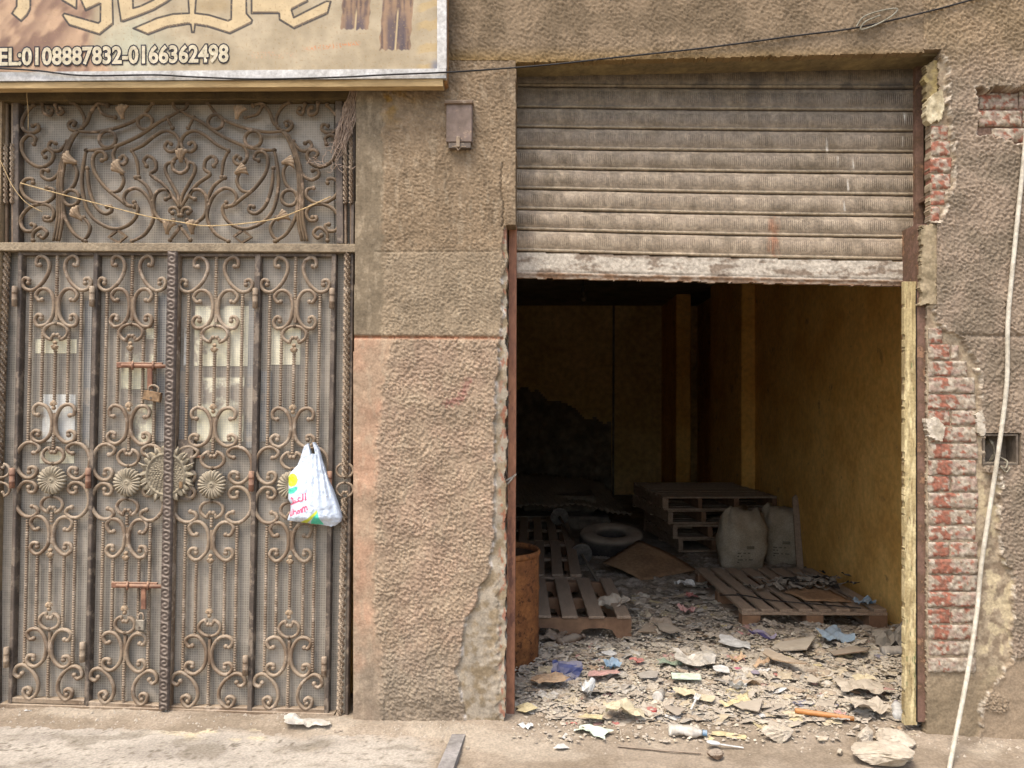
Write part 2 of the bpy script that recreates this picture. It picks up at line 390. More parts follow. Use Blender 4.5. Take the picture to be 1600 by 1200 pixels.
def band_edge(X): return np.interp(X, [690, 806, 1000, 1300, 1470], [104, 100, 95, 88, 84])+fbm(X/13, X*0, 90)*1.6
hf('lintel_band', 553, 1441.5, -70, 122, 1.6, lambda X, Y: .014+rough_h(X, Y, 4.8, .0046, 23)+.003*fbm(X/70, Y/70, 55, 2),
   lambda X, Y: lerp_col(lerp_col(np.ones(X.shape+(3,))*lin('8c7b65'), np.ones(X.shape+(3,))*lin('7a6b57'), sst(-.4, .5, fbm(X/60, Y/60, 401))), np.ones(X.shape+(3,))*lin('8a7040'), sst(70, 105, Y)*.7)*(1+.1*fbm(X/9, Y/9, 5)[..., None])*TINT,
   MT['plaster'], bld, 0., .03, keep=lambda X, Y: (Y < np.where(X < 806, 97, band_edge(X))))
soff = lambda X, Y: lerp_col(np.ones(X.shape+(3,))*lin('8a7034'), np.ones(X.shape+(3,))*lin('6f5a30'), sst(-.3, .4, fbm(X/30, Y/30, 8)))
b_ = MB(); zt = P(806, 104, 0)[2]
b_.hexa([V(806, 98), V(1468, 84), V(1468, 60), V(806, 60)], [v+Vector((0, .34, 0)) for v in (V(806, 98), V(1468, 84), V(1468, 60), V(806, 60))])
b_.v = [(x, y+.02, z) for x, y, z in b_.v]
b_.build('soffit', M('ochre soffit', '7f6f4c', '675a40', s=8, bump=.6, bs=70), bld)
# plaster on the reveal of the bay: a broken tongue at the top and a long patch lower down
def reveal(name, pts, Y0, th, cols, seed):
    xs = [p[0] for p in pts]; ys = [p[1] for p in pts]
    hf(name, min(xs)-4, max(xs)+4, min(ys)-4, max(ys)+4, 1.6, lambda X, Y: th+.004*fbm(X/12, Y/14, seed), lambda X, Y: lerp_col(np.ones(X.shape+(3,))*lin(cols[0]), np.ones(X.shape+(3,))*lin(cols[1]), sst(-.3, .4, fbm(X/18, Y/22, seed+3))),
       MT['plaster'], bld, Y0, .03, keep=lambda X, Y: poly_in(*warp(X, Y, 3, seed), pts))
reveal('plaster_patch', [(1444, 104), (1470, 92), (1473, 110), (1468, 138), (1456, 152), (1446, 160)], .02, .01, ('857650', '6f6248'), 31)
reveal('plaster_flake', [(1446, 158), (1470, 140), (1476, 168), (1466, 190), (1452, 194), (1445, 188)], -.002, .012, ('b3a78a', '9a8d70'), 34)
reveal('plaster_patch', [(1438, 354), (1466, 350), (1462, 480), (1448, 476), (1437, 478)], -.002, .012, ('93846a', '7d7058'), 37)
reveal('plaster_flake', [(1446, 656), (1464, 652), (1478, 668), (1470, 690), (1452, 684)], -.012, .012, ('b5aa98', 'a39885'), 41)
reveal('plaster_flake', [(1524, 648), (1532, 640), (1538, 662), (1537, 680), (1525, 676)], -.012, .012, ('b5aa98', 'a39885'), 43)
b_ = MB(); q = [V(1467, 84, .045), V(1500, 84, .045), V(1500, 500, .045), V(1463, 500, .045)]; b_.hexa(q, [p+Vector((0, .3, 0)) for p in q]); b_.build('reveal', M('reveal render', '8a774f', '6f5f42', s=9, bump=.7, bs=60, bd=.008, c3='a3937a', c3t=.6, s3=8.), bld)
b_ = MB(); q = [V(1451, 500, .05), V(1500, 500, .05), V(1500, 1150, .05), V(1451, 1150, .05)]; b_.hexa(q, [p+Vector((0, .25, 0)) for p in q]); b_.build('reveal', MT['grey'], bld)
# bricks laid bare: every brick on its own
def brick(x0, x1, y0, y1, seed, Y0, red, whitewash=.5):
    rs = np.random.RandomState(seed); ox, oy = rs.uniform(0, 500, 2); pr = rs.uniform(-.004, .004)
    x0 += rs.uniform(-1, 1); x1 += rs.uniform(-2, 2); y0 += rs.uniform(-.6, .6); y1 += rs.uniform(-.8, .8)
    def h(X, Y):
        d = np.minimum(np.minimum(X-x0, x1-X), np.minimum(Y-y0, y1-Y))+fbm(X/6+ox, Y/6, seed)*2
        return .012+pr+.010*sst(-1, 2.6, d)-.010+.0035*fbm((X+ox)/9, (Y+oy)/7, seed)+.002*np.abs(perlin((X+ox)/4, Y/4, seed))
    def c(X, Y):
        o = np.ones(X.shape+(3,)); n = fbm((X+ox)/13, (Y+oy)/10, seed)
        rc = lerp_col(o*lin('945f4c'), o*lin('84604f'), sst(-.3, .4, fbm((X+ox)/6, Y/6, seed+4)))
        mc = lerp_col(o*lin('ab9f8c'), o*lin('8f806d'), sst(-.35, .35, fbm((X+ox)/10, (Y+oy)/8, seed+8)))
        mc = lerp_col(mc, o*lin('9a8072'), sst(.1, .4, fbm((X+ox)/17, Y/12, seed+9))*.6)
        return lerp_col(mc, rc, sst(-.05, .06, n*1.2+red(X)-.06))*(1+.12*fbm(X/4, Y/4, seed+2)[..., None])*.88
    return hf('brick', x0, x1, y0, y1, 2.3, h, c, MT['brick'], sw, Y0, .05)
sw = [o for o in bpy.data.objects if o.name == 'side_wall'][0]
for i in range(21):
    y = 512+i*25.7
    rr = 0.32 if 4 <= i <= 18 else -.05
    if i >= 20: rr = -.6
    xb = np.interp(y, [512, 530, 560, 600, 1100], [1474, 1492, 1512, 1526, 1527])
    cut = 1484 if i % 4 == 1 else xb
    if xb-cut < 12: cut = xb
    brick(1449.5, cut-1, y+1.0, y+24.4, 500+i*7, .004, lambda X, rr=rr: rr+.12-.85*sst(8, 16, np.abs(X-1468-(i % 3)*2)))
    if xb > cut+2: brick(cut+1, xb, y+1.0, y+24.4, 503+i*7, .004, lambda X: -.42)
for i in range(6):
    y = 196+i*25.4; brick(1453.5, [1482, 1485, 1487, 1484, 1477, 1468][i], y, y+23.2, 700+i*5, .004, lambda X: .08)
for i, (a, b, y0, y1) in enumerate([(1530, 1590, 146, 171), (1592, 1660, 144, 171), (1529, 1596, 174, 198), (1598, 1665, 174, 198), (1548, 1620, 201, 222), (1622, 1690, 201, 222)]):
    brick(a, b, y0, y1, 800+i*5, .035, lambda X: -.3)
# ---- the rest of the shell, beyond what the photo shows
b_ = MB(); b_.box((-4.6, .012, -.1), (P(-8, 600)[0], .3, 3.4)); b_.build('far_wall', MT['wall_plain'], bld)
ztop = P(800, -70)[2]
b_ = MB(); b_.box((-4.6, .004, ztop), (4.2, .3, 6.6)); b_.build('upper_wall', MT['wall_plain'], bld)
b_ = MB(); b_.box((P(1738, 600)[0], .004, -.1), (4.2, .3, ztop)); b_.build('end_wall', MT['wall_plain'], bld)
b_ = MB(); b_.box((-2.7, .05, P(0, 150)[2]), (P(556, 150)[0], .3, ztop)); b_.build('gate_lintel_wall', MT['wall_plain'], bld)
# shop room
XR, YP, YB = 2.4, 5.2, 9.0
b_ = MB(); b_.box((XR, .302, -.05), (XR+.2, YP, 3.1)); b_.build('room_wall', MT['yellow'], bld)
b_ = MB(); b_.box((XR-.15, YP, -.05), (XR+.2, 6.85, 3.1), bev=.012); b_.build('pilaster', MT['yellow'], bld)
b_ = MB(); b_.box((XR+.1, 6.85, -.05), (XR+.2, YB, 3.1)); b_.build('room_wall', MT['yellow'], bld)
b_ = MB(); b_.box((1.92, 7.6, -.05), (2.13, YB-.003, 3.1), bev=.012); b_.build('column', MT['yellow'], bld)
b_ = MB(); b_.box((-2.3, YB, -.05), (XR+.2, YB+.2, 3.1)); b_.build('back_wall', MT['backwall'], bld)
b_ = MB(); b_.box((1.12, YB-.06, 0), (1.15, YB-.002, 3.1)); b_.build('conduit', MT['grey'], bld)
b_ = MB(); b_.box((-2.5, .302, -.05), (-2.3, YB+.2, 3.1)); b_.build('room_wall', MT['backwall'], bld)
b_ = MB(); b_.box((-2.5, .30, 3.1), (XR+.2, YB+.2, 3.3)); b_.build('ceiling', MT['concrete'], bld)
b_ = MB(); b_.box((P(560, 600)[0], .30, -.05), (P(775, 600, .3)[0], .42, 3.1)); b_.box((P(1475, 600, .3)[0], .302, -.05), (XR+.1, .40, 3.1)); b_.box((P(770, 600, .3)[0], .36, P(800, 95, .36)[2]), (P(1480, 600, .3)[0], .45, 3.1)); b_.box((-2.5, .30, -.05), (P(562, 600)[0], .42, 3.1)); b_.build('inner_leaf', MT['yellow'], bld)
# dark patch low on the back wall where the plaster has come off
def dk(X, Z): return 2.35-.62*sst(-.5, 1.1, X)*1.3+fbm(X*3, Z*0, 5)*.13
g = np.meshgrid(np.linspace(-.9, 1.1, 60), np.linspace(.05, 2.6, 70)); gx, gz = g
top = 1.72-.42*np.clip(gx+.35, 0, 3)+fbm(gx*2.2, gx*0, 12)*.12
yv = YB-.03-.14*np.clip(fbm(gx*2.5, gz*2.5, 33)+.5, 0, 1.5)*np.clip((top-gz)*2, 0, 1)
kk = (gz < top)[:-1, :-1]; ii = np.arange(gx.size).reshape(gx.shape)
link('bare_masonry', npmesh('bare_masonry', np.stack([gx, yv, gz], -1).reshape(-1, 3), np.stack([ii[:-1, :-1][kk], ii[:-1, 1:][kk], ii[1:, 1:][kk], ii[1:, :-1][kk]], 1)), MT['grey'], bld)
# ================================================================== ground
gz0 = 0.0
MT['dirt'] = M('dusty ground', 0, attr=True, bs=140, bump=.5, bd=.004, fine=.22, rough=.97, spec=.1)
MT['far_ground'] = M('lane ground', '9a8c78', '85775f', s=3, bump=.4, bs=60)
def gsheet(name, x0, x1, y0, y1, step, zf, cf, mat, keep=None, drop=.05):
    nx = int((x1-x0)/step)+1; ny = int((y1-y0)/step)+1
    X, Y = np.meshgrid(np.linspace(x0, x1, nx), np.linspace(y0, y1, ny)); Z = zf(X, Y); c = cf(X, Y)
    i = np.arange(nx*ny).reshape(ny, nx); k = np.ones((ny-1, nx-1), bool)
    if keep is not None: k = keep(X[:-1, :-1], Y[:-1, :-1])
    q = np.stack([i[:-1, :-1][k], i[:-1, 1:][k], i[1:, 1:][k], i[1:, :-1][k]], 1)
    v = np.stack([X, Y, Z], -1).reshape(-1, 3); u = np.unique(q); rm = np.full(len(v), -1); rm[u] = np.arange(len(u))
    o = link(name, npmesh(name, v[u], rm[q], np.asarray(c).reshape(-1, 3)[u]), mat, None, True); return o
b_ = MB(); b_.add([(-60, -40, -.03), (60, -40, -.03), (60, 60, -.03), (-60, 60, -.03)], [(0, 1, 2, 3)])
tag(b_.build('ground', MT['far_ground'], None, local=True), 'bare dusty ground of the lane', None, None, 'structure')
KX0, KX1 = G(712, 1148)[0], G(690, 1200)[0]
SL = [tuple(G(-400, 1112)[:2]), tuple(G(0, 1119)[:2]), tuple(G(300, 1128)[:2]), tuple(G(520, 1142)[:2]), tuple(G(712, 1150)[:2]), tuple(G(662, 1260)[:2]), (-.5, -3.9), (-4.5, -3.9), (-4.5, G(-400, 1112)[1])]
def street_z(X, Y):
    n = .006*fbm(X*2, Y*2, 3)+.004*fbm(X*14, Y*14, 4)+.0022*np.abs(perlin(X*60, Y*60, 6))
    gate = .03*sst(-.34, -.02, Y)*sst(.1, -.35, X)
    d = sdf(X, Y, SL); return n+gate+np.where(X < 3, 1, 1)*0-.012*sst(.02, -.06, d)+.012*sst(-.25, -.02, Y)*sst(-.5, .2, X)
def street_c(X, Y):
    o = np.ones(X.shape+(3,)); c = lerp_col(o*lin('95897a'), o*lin('85796a'), sst(-.4, .5, fbm(X*3, Y*3, 11)))
    c = lerp_col(c, o*lin('a79d8e'), sst(.1, .5, fbm(X*1.6+5, Y*2.4, 14))*.6); return c*(1+.12*fbm(X*25, Y*25, 12)[..., None])*np.array([.9, .875, .815])
tag(gsheet('street', -3.2, 3.6, -3.9, .34, .0125, street_z, street_c, MT['dirt']), 'dusty beaten earth along the foot of the building', None, None, 'structure')
def slab_z(X, Y): return .010+.0015*fbm(X*3, Y*3, 43)-.0025*sst(.35, .6, perlin(X*38, Y*38, 44))-.03*sst(-.03, .02, sdf(X, Y, SL)+.02*fbm(X*9, Y*9, 45))
def slab_c(X, Y):
    o = np.ones(X.shape+(3,)); c = lerp_col(o*lin('a8a196'), o*lin('979086'), sst(-.4, .5, fbm(X*2.2, Y*3.5, 46)))
    d = sdf(X, Y, SL)+.06*fbm(X*5, Y*5, 47); c = lerp_col(c, o*lin('998c7b'), sst(-.14, -.02, d)*.8)
    c = lerp_col(c, o*lin('bdb195'), sst(.05, .25, fbm(X*4, Y*9, 48))*sst(-1.9, -1.6, X)*sst(-.9, -1.1, X)*sst(-.25, -.12, d)*.9)
    c = lerp_col(c, o*lin('756d60'), sst(.2, .5, fbm(X*3+9, Y*6, 49))*.55); ck = np.abs(perlin(X*1.1+.4*fbm(X*6, Y*6, 51), Y*1.6+2, 52)); c = lerp_col(c, o*lin('5d554a'), sst(.012, .004, ck)*.8); c = lerp_col(c, o*lin('6b6357'), sst(.52, .62, perlin(X*30, Y*42, 53))*.7); return c*(1+.07*fbm(X*22, Y*30, 50)[..., None])*np.array([.93, .905, .85])
tag(gsheet('pavement', -3.2, .2, -3.9, -.02, .0125, slab_z, slab_c, MT['dirt'], keep=lambda X, Y: sdf(X, Y, SL) < .03), 'pale worn concrete slab in front of the iron gate', None, None, 'structure')
def room_z(X, Y): return .0+.012*fbm(X*3, Y*3, 60)+.008*fbm(X*11, Y*11, 61)+.004*np.abs(perlin(X*40, Y*40, 62))+.012*sst(2.5, .6, Y)*sst(.12, .5, Y)
def room_c(X, Y):
    o = np.ones(X.shape+(3,)); c = lerp_col(o*lin('94897a'), o*lin('807565'), sst(-.4, .5, fbm(X*4, Y*4, 63))); return c*(1+.15*fbm(X*20, Y*20, 64)[..., None])
tag(gsheet('shop_floor', -2.4, 2.45, .10, 9.02, .025, room_z, room_c, MT['dirt']), 'dirt covered floor of the dark shop room', None, None, 'structure')
# ================================================================== iron gate
MT['iron'] = M('dusty wrought iron', '85745f', '64513e', s=5, rough=.7, bump=.35, bs=150, dust=.55, dustc='a2917a', spec=.35, c3='938370', c3t=.58)
MT['iron_dark'] = M('dark iron', '5f5449', '483f37', s=9, rough=.55, bump=.25, bs=150, dust=.45, dustc='8d7e6a', c3='776a5b', c3t=.56)
MT['iron_rust'] = M('rusty bolt', '86624c', '6a4a3a', s=25, rough=.75, bump=.35, bs=150, dust=.4, dustc='b49a80')
MT['castiron'] = M('cast ornament', '8f846f', '766b59', s=20, rough=.8, bump=.4, bs=180, dust=.5, dustc='aa9d86')
MT['castgold'] = M('cast leaf', '927d64', '7a664f', s=25, rough=.75, bump=.3, bs=150, dust=.4, dustc='bda789')
MT['lintel_bar'] = M('cast bar', '8f8069', '786a56', s=12, rough=.85, bump=.9, bs=110, bd=.008, dust=.5, dustc='a8977a')
MT['brass'] = M('old padlock brass', '94795a', '6a5540', s=30, rough=.5, metal=.4, bump=.2)
def screen_mat(name, c1, c2):
    m = M(name, c1, c2, s=5, rough=.75, bump=0, fine=.1, c3='918778', c3t=.55, s3=3.); t = m.node_tree; N = t.nodes; L = t.links; b = N['Principled BSDF']
    g = N.new('ShaderNodeNewGeometry'); sx = N.new('ShaderNodeSeparateXYZ'); L.new(g.outputs['Position'], sx.inputs[0]); mx = None
    for ax in (0, 2):
        a = N.new('ShaderNodeMath'); a.operation = 'MULTIPLY'; a.inputs[1].default_value = 2*math.pi/.0118; L.new(sx.outputs[ax], a.inputs[0])
        s_ = N.new('ShaderNodeMath'); s_.operation = 'SINE'; L.new(a.outputs[0], s_.inputs[0])
        r = N.new('ShaderNodeMapRange'); r.inputs[1].default_value = .45; r.inputs[2].default_value = .95; L.new(s_.outputs[0], r.inputs[0])
        if mx is None: mx = r.outputs[0]
        else:
            k = N.new('ShaderNodeMath'); k.operation = 'MAXIMUM'; L.new(mx, k.inputs[0]); L.new(r.outputs[0], k.inputs[1]); mx = k.outputs[0]
    src = b.inputs['Base Color'].links[0].from_socket
    mi = N.new('ShaderNodeMix'); mi.data_type = 'RGBA'; f = N.new('ShaderNodeMath'); f.operation = 'MULTIPLY'; f.inputs[1].default_value = .45; L.new(mx, f.inputs[0]); L.new(f.outputs[0], mi.inputs[0])
    L.new(src, mi.inputs[6]); mi.inputs[7].default_value = (*lin('aaa396'), 1); L.new(mi.outputs[2], b.inputs['Base Color'])
    bn = N.new('ShaderNodeBump'); bn.inputs['Strength'].default_value = .6; bn.inputs['Distance'].default_value = .002; L.new(mx, bn.inputs['Height'])
    return m
MT['screen'] = screen_mat('wire glass', '857d70', '766e61')
MT['screen_dark'] = screen_mat('clean wire glass', '7a7873', '686662')
MT['screen_lit_pale'] = screen_mat('pale paper behind wire glass', 'd6cfb4', 'c8c1a3')  # pale and white tones paint the window light showing on the panes
MT['screen_lit_white'] = screen_mat('white paper behind wire glass', 'cfcfc7', 'bdbbb1')
YG = .045      # plane of the scroll work
def strip(name, a, b, wpx, Y, dep, mat, parent, bev=True, wb=None):
    """flat bar between two photo pixels on plane Y, wpx wide, dep deep"""
    (x0, y0), (x1, y1) = a, b; wb = wb or wpx; d = np.array([x1-x0, y1-y0], float); d /= np.hypot(*d); n = np.array([-d[1], d[0]])
    q = [(x0+n[0]*wpx/2, y0+n[1]*wpx/2), (x1+n[0]*wb/2, y1+n[1]*wb/2), (x1-n[0]*wb/2, y1-n[1]*wb/2), (x0-n[0]*wpx/2, y0-n[1]*wpx/2)]
    fr = [V(x, y, Y) for x, y in q]; c = sum(fr, Vector())/4; m = MB()
    if bev:
        ins = [p+(c-p).normalized()*.0015*0+Vector((0, .003, 0)) for p in fr]
        q2 = [(x0+n[0]*(wpx/2-.8), y0+n[1]*(wpx/2-.8)), (x1+n[0]*(wb/2-.8), y1+n[1]*(wb/2-.8)), (x1-n[0]*(wb/2-.8), y1-n[1]*(wb/2-.8)), (x0-n[0]*(wpx/2-.8), y0-n[1]*(wpx/2-.8))]
        f0 = [V(x, y, Y) for x, y in q2]; bk = [p+Vector((0, dep, 0)) for p in ins]
        m.add(f0+ins+bk, [(0, 1, 2, 3)]+[(i, i+4, (i+1) % 4+4, (i+1) % 4) for i in range(4)]+[(i+4, i+8, (i+1) % 4+8, (i+1) % 4+4) for i in range(4)])
    else: m.hexa(fr, [p+Vector((0, dep, 0)) for p in fr])
    return m.build(name, mat, parent)
def rope(name, a, b, wpx, Y, mat, parent, turns):
    p0, p1 = V(*a, Y), V(*b, Y); turns *= .42; n = int(turns*16); L = (p1-p0).length; m = MB(); r = wpx*PXM*.62; vs = []; fs = []
    for i in range(n+1):
        p = p0.lerp(p1, i/n)
        for k in range(12): an = math.pi*k/6; q = r*(.68+.42*math.cos(3*(an-i/n*turns*math.pi*2))); vs.append((p.x+q*math.cos(an), p.y+q*math.sin(an), p.z))
        if i: fs += [((i-1)*12+k, (i-1)*12+(k+1) % 12, i*12+(k+1) % 12, i*12+k) for k in range(12)]
    m.add(vs, fs)
    return m.build(name, mat, parent)
def beaded(name, a, b, wpx, Y, mat, parent):
    p0, p1 = V(*a, Y), V(*b, Y); L = (p1-p0).length; nb = max(3, int(round(L/(3.9*PXM)))); pts = []; rs = []
    for i in range(nb):
        for f, r in ((0.0, .58), (.22, .95), (.5, 1.12), (.78, .95)): pts.append(p0.lerp(p1, (i+f)/nb)); rs.append(wpx*PXM*.5*r)
    pts.append(p1); rs.append(wpx*PXM*.35); m = MB(); m.tube(pts, rs, 7); return m.build(name, mat, parent, smooth=True)
def scroll(name, pxs, wpx, Y, mat, parent, k=5, ball=True, mp=None):
    pts = crom(pxs, k); n = len(pts)
    w = [(mp(x, y) if mp else (x, y)) for x, y in pts]
    pw = P(np.array([q[0] for q in w]), np.array([q[1] for q in w]), Y); m = MB()
    rs = [wpx*PXM*.5*(.72+.28*min(1, i/4, (n-1-i)/4)) for i in range(n)]
    m.tube(pw, rs, 7, flat=1.15)
    if ball:
        for e in (0, -1): m.ball(pw[e], wpx*PXM*.66, 7, 5)
    return m.build(name, mat, parent, smooth=True)
def ring(name, cx, cy, rx, ry, wpx, Y, mat, parent, mp=None):
    pts = [(cx+rx*math.cos(t), cy+ry*math.sin(t)) for t in np.linspace(0, 2*math.pi, 25)]
    w = [(mp(x, y) if mp else (x, y)) for x, y in pts]; pw = P(np.array([q[0] for q in w]), np.array([q[1] for q in w]), Y); m = MB()
    m.tube(pw, wpx*PXM*.5, 7, cap=False, flat=1.15); return m.build(name, mat, parent, smooth=True)
def leafcast(name, cx, cy, r, ang, Y, mat, parent):
    """small cast tulip leaf with ridges"""
    m = MB(); c = V(cx, cy, Y); nu, nv = 13, 7; vs = []; fs = []
    for j in range(nv):
        t = j/(nv-1); wd = r*(.16+.82*t**1.5)
        for i in range(nu):
            s = i/(nu-1)*2-1; rid = .22*abs(math.sin(s*6.3))
            lx = s*wd+(.35*r*t*t); ly = (-1.15+2.0*t)*r-(.3*abs(s)+.12*abs(math.cos(s*6.3)))*r*t*t; hgt = r*(.35*(1-s*s)+.4*math.sin(t*2.2)+rid*t)
            ca, sa = math.cos(ang), math.sin(ang); vs.append((c.x+(lx*ca-ly*sa)*PXM, c.y-hgt*PXM, c.z+(lx*sa+ly*ca)*PXM))
    for j in range(nv-1):
        for i in range(nu-1): fs.append((j*nu+i, j*nu+i+1, (j+1)*nu+i+1, (j+1)*nu+i))
    m.add(vs, fs); o = m.build(name, mat, parent, smooth=True); so_ = o.modifiers.new('s', 'SOLIDIFY'); so_.thickness = .003; so_.offset = 1
    return o
def knuckle(name, cx, cy, up, Y, mat, parent):
    """cast flower collar: little fan over a round stop"""
    m = MB(); c = V(cx, cy, Y)
    m.ball((c.x, c.y-.004, c.z+up*4.5*PXM), 3.6*PXM, 8, 6)
    for i in range(7):
        a = (i-3)*.42; dx, dz = math.sin(a)*6.5*PXM, -up*math.cos(a)*7.5*PXM
        m.tube([(c.x, c.y-.006, c.z+up*2*PXM), (c.x+dx*.6, c.y-.013, c.z+dz*.6), (c.x+dx, c.y-.004, c.z+dz)], [1.2*PXM, 1.9*PXM, .8*PXM], 5)
    return m.build(name, mat, parent, smooth=True)
def rosette(name, cx, cy, r, Y, mat, parent, n=22):
    c = V(cx, cy, Y); na = n*6; prof = [0, .06, .10, .16, .20, .26, .34, .5, .66, .8, .9, .97, 1.0]; vs = []; fs = []
    for j, q in enumerate(prof):
        for i in range(na):
            a = 2*math.pi*i/na; ph = abs(math.cos(a*n/2)); rr = q*r*(1-(.0 if q < .6 else .10*(1-ph)*(q-.6)/.4))
            if q < .18: hh = 5.0-abs(q-.10)*22
            elif q < .3: hh = 3.4
            else: hh = 3.2+3.2*math.sin((q-.26)/.74*math.pi*.95)*1.0+(-1+ph**.6)*3.0*min(1, (q-.26)*3)
            if q >= .99: hh = -1
            vs.append((c.x+rr*math.cos(a)*PXM, c.y-hh*PXM*1.2, c.z+rr*math.sin(a)*PXM))
    m = len(prof)
    for j in range(m-1):
        for i in range(na): fs.append((j*na+i, j*na+(i+1) % na, (j+1)*na+(i+1) % na, (j+1)*na+i))
    b = MB(); b.add(vs, fs); return b.build(name, mat, parent, smooth=True)
# ---- pattern of one leaf: dx from the leaf's axis and y, in photo pixels of the first leaf
Z1 = lambda L: [(x/3.752, 380+y/3.752) for x, y in L]; Z5 = lambda L: [(x/4.614, 660+y/4.614) for x, y in L]; Z7 = lambda L: [(x/3.752, 880+y/3.752) for x, y in L]
CUP = [(85, 332), (104, 334), (120, 303), (95, 270), (52, 272), (22, 310), (13, 370), (25, 435), (60, 478), (105, 484), (123, 450), (108, 420), (86, 424), (86, 443)]
SCR = [Z1([(100, 128), (118, 128), (118, 92), (92, 74), (55, 98), (46, 150), (72, 215), (110, 258), (148, 277), (186, 264), (200, 232), (186, 206), (162, 212), (164, 234)]),
       Z1(CUP), Z1([(92, 1008), (114, 1002), (118, 968), (90, 944), (45, 958), (16, 1010), (10, 1070), (26, 1130), (70, 1165), (114, 1155), (126, 1122), (106, 1100), (84, 1106), (88, 1124)]),
       Z5([(140, 222), (112, 212), (100, 180), (140, 148), (200, 156), (248, 210), (262, 285), (240, 360), (190, 402), (140, 396), (114, 360), (130, 326), (166, 330), (168, 362)]),
       Z5([(140, 608), (112, 618), (100, 650), (140, 682), (200, 674), (248, 620), (262, 550), (240, 475), (190, 430), (140, 436), (114, 472), (130, 505), (166, 502), (168, 470)]),
       Z5([(96, 770), (126, 772), (148, 720), (115, 680), (62, 690), (26, 740), (14, 810), (26, 885), (70, 940), (112, 950), (146, 912), (132, 874), (100, 872), (98, 900)]),
       Z7([(90, 445), (112, 448), (126, 412), (98, 388), (56, 394), (24, 440), (14, 500), (28, 565), (70, 605), (108, 600), (126, 570), (112, 543), (86, 546), (86, 564)]),
       Z7([(150, 650), (168, 672), (196, 652), (182, 612), (140, 600), (88, 640), (58, 700), (62, 757), (98, 797), (130, 783), (140, 748), (116, 732), (98, 748), (108, 766)])]
def kidney(cy, rx, ry, up):   # ring with two curls turned in, opening at the top (up) or bottom
    s = -1 if up else 1; L = []
    for t in np.linspace(.38, math.pi, 9): L.append((rx*math.sin(t), cy+s*ry*math.cos(t)))
    L = [(.16*rx, cy+s*ry*.38), (.34*rx, cy+s*ry*.62)]+L
    return L
KID = [(Z1([(0, 520)])[0][1], 18.5, 13.2, False), (Z5([(0, 238)])[0][1], 16.5, 13, True), (Z5([(0, 592)])[0][1], 16.5, 13, False), (Z7([(0, 338)])[0][1], 15.5, 13, True)]
BARS = [(0, 399, 466, 5), (39, 456, 690, 5), (-39, 456, 690, 5), (20, 511, 632, 5), (-20, 511, 632, 5), (0, 547, 628, 5.2), (0, 676, 702, 5), (0, 800, 816, 5),
        (37, 812, 1036, 5), (-37, 812, 1036, 5), (20.5, 868, 982, 5), (-20.5, 868, 982, 5), (0, 872, 940, 5.2), (0, 1025, 1092, 5)]
STEM = [(0, 462, 500, 5.2), (0, 645, 680, 5.2), (0, 820, 850, 5.2), (0, 988, 1026, 4.6)]
def leaf(corn, loc_px, label, lside, rside):
    """corn: tl, tr, bl, br of the opening between the stiles"""
    (tlx, tly), (trx, try_), (blx, bly), (brx, bry) = corn
    def mp(dx, y):
        u = (dx+55.5)/111; v = (y-398)/(1096-398)
        return ((tlx*(1-u)+trx*u)*(1-v)+(blx*(1-u)+brx*u)*v, (tly*(1-u)+try_*u)*(1-v)+(bly*(1-u)+bry*u)*v)
    e = empty('gate_leaf', V((blx+brx)/2, (bly+bry)/2, YG), label, 'gate', 'leaves of the iron gate')
    I = MT['iron']
    m = MB(); q = [V(*c, .072) for c in ((tlx-3, tly-3), (trx+3, try_-3), (brx+3, bry+3), (blx-3, bly+3))]; m.hexa(q, [p+Vector((0, .006, 0)) for p in q]); m.build('wired_pane', MT['screen'], e)
    strip('stile', (tlx-lside/2, tly-4), (blx-lside/2, bly+4), lside, YG-.012, .035, MT['iron_dark'], e)
    strip('stile', (trx+rside/2, try_-4), (brx+rside/2, bry+4), rside, YG-.010, .035, MT['iron_dark'], e)
    strip('rail', (tlx, tly-2), (trx, try_-2), 5, YG-.008, .03, MT['iron_dark'], e)
    strip('rail', (blx, bly), (brx, bry), 8, YG-.008, .03, I, e)
    for s in (-1, 1):
        for L in SCR: scroll('scroll', [(s*x, y) for x, y in L], 6.1, YG, I, e, mp=mp)
    for cy, rx, ry, up in KID:
        for s in (-1, 1): scroll('scroll', [(s*x, y) for x, y in kidney(cy, rx, ry, up)], 5.6, YG-.001, I, e, k=2, mp=mp)
    for dx, y0, y1, wd in BARS: beaded('beaded_bar', mp(dx, y0), mp(dx, y1), wd*1.12, YG+.003, I, e)
    for dx, y0, y1, wd in STEM: strip('stem', mp(dx, y0), mp(dx, y1), wd, YG-.004, .014, I, e)
    for y, up in ((540, 1), (633, -1), (864, 1), (947, -1)): knuckle('collar', *mp(0, y), up, YG-.006, MT['castgold'], e)
    c = mp(0, 750); rosette('rosette', *c, 23.3, YG-.012, MT['castiron'], e)
    return e, mp
LA, mA = leaf(((34, 398), (146, 398), (18, 1094), (131, 1098)), 0, 'leftmost leaf of the scrolled iron gate, no bolt on it', 6, 7)
LB, mB = leaf(((153, 398), (262, 398), (137, 1100), (248, 1106)), 0, 'iron gate leaf carrying the two rusty slide bolts and padlocks', 4, 4)
LC, mC = leaf(((279, 400), (398, 400), (264, 1107), (386, 1110)), 0, 'iron gate leaf right of the ornamented meeting strip, pale light painted on its panes', 4, 6)
LD, mD = leaf(((407, 400), (518, 400), (393, 1110), (506, 1112)), 0, 'rightmost iron gate leaf with the white carrier bag hanging on it', 6, 7)
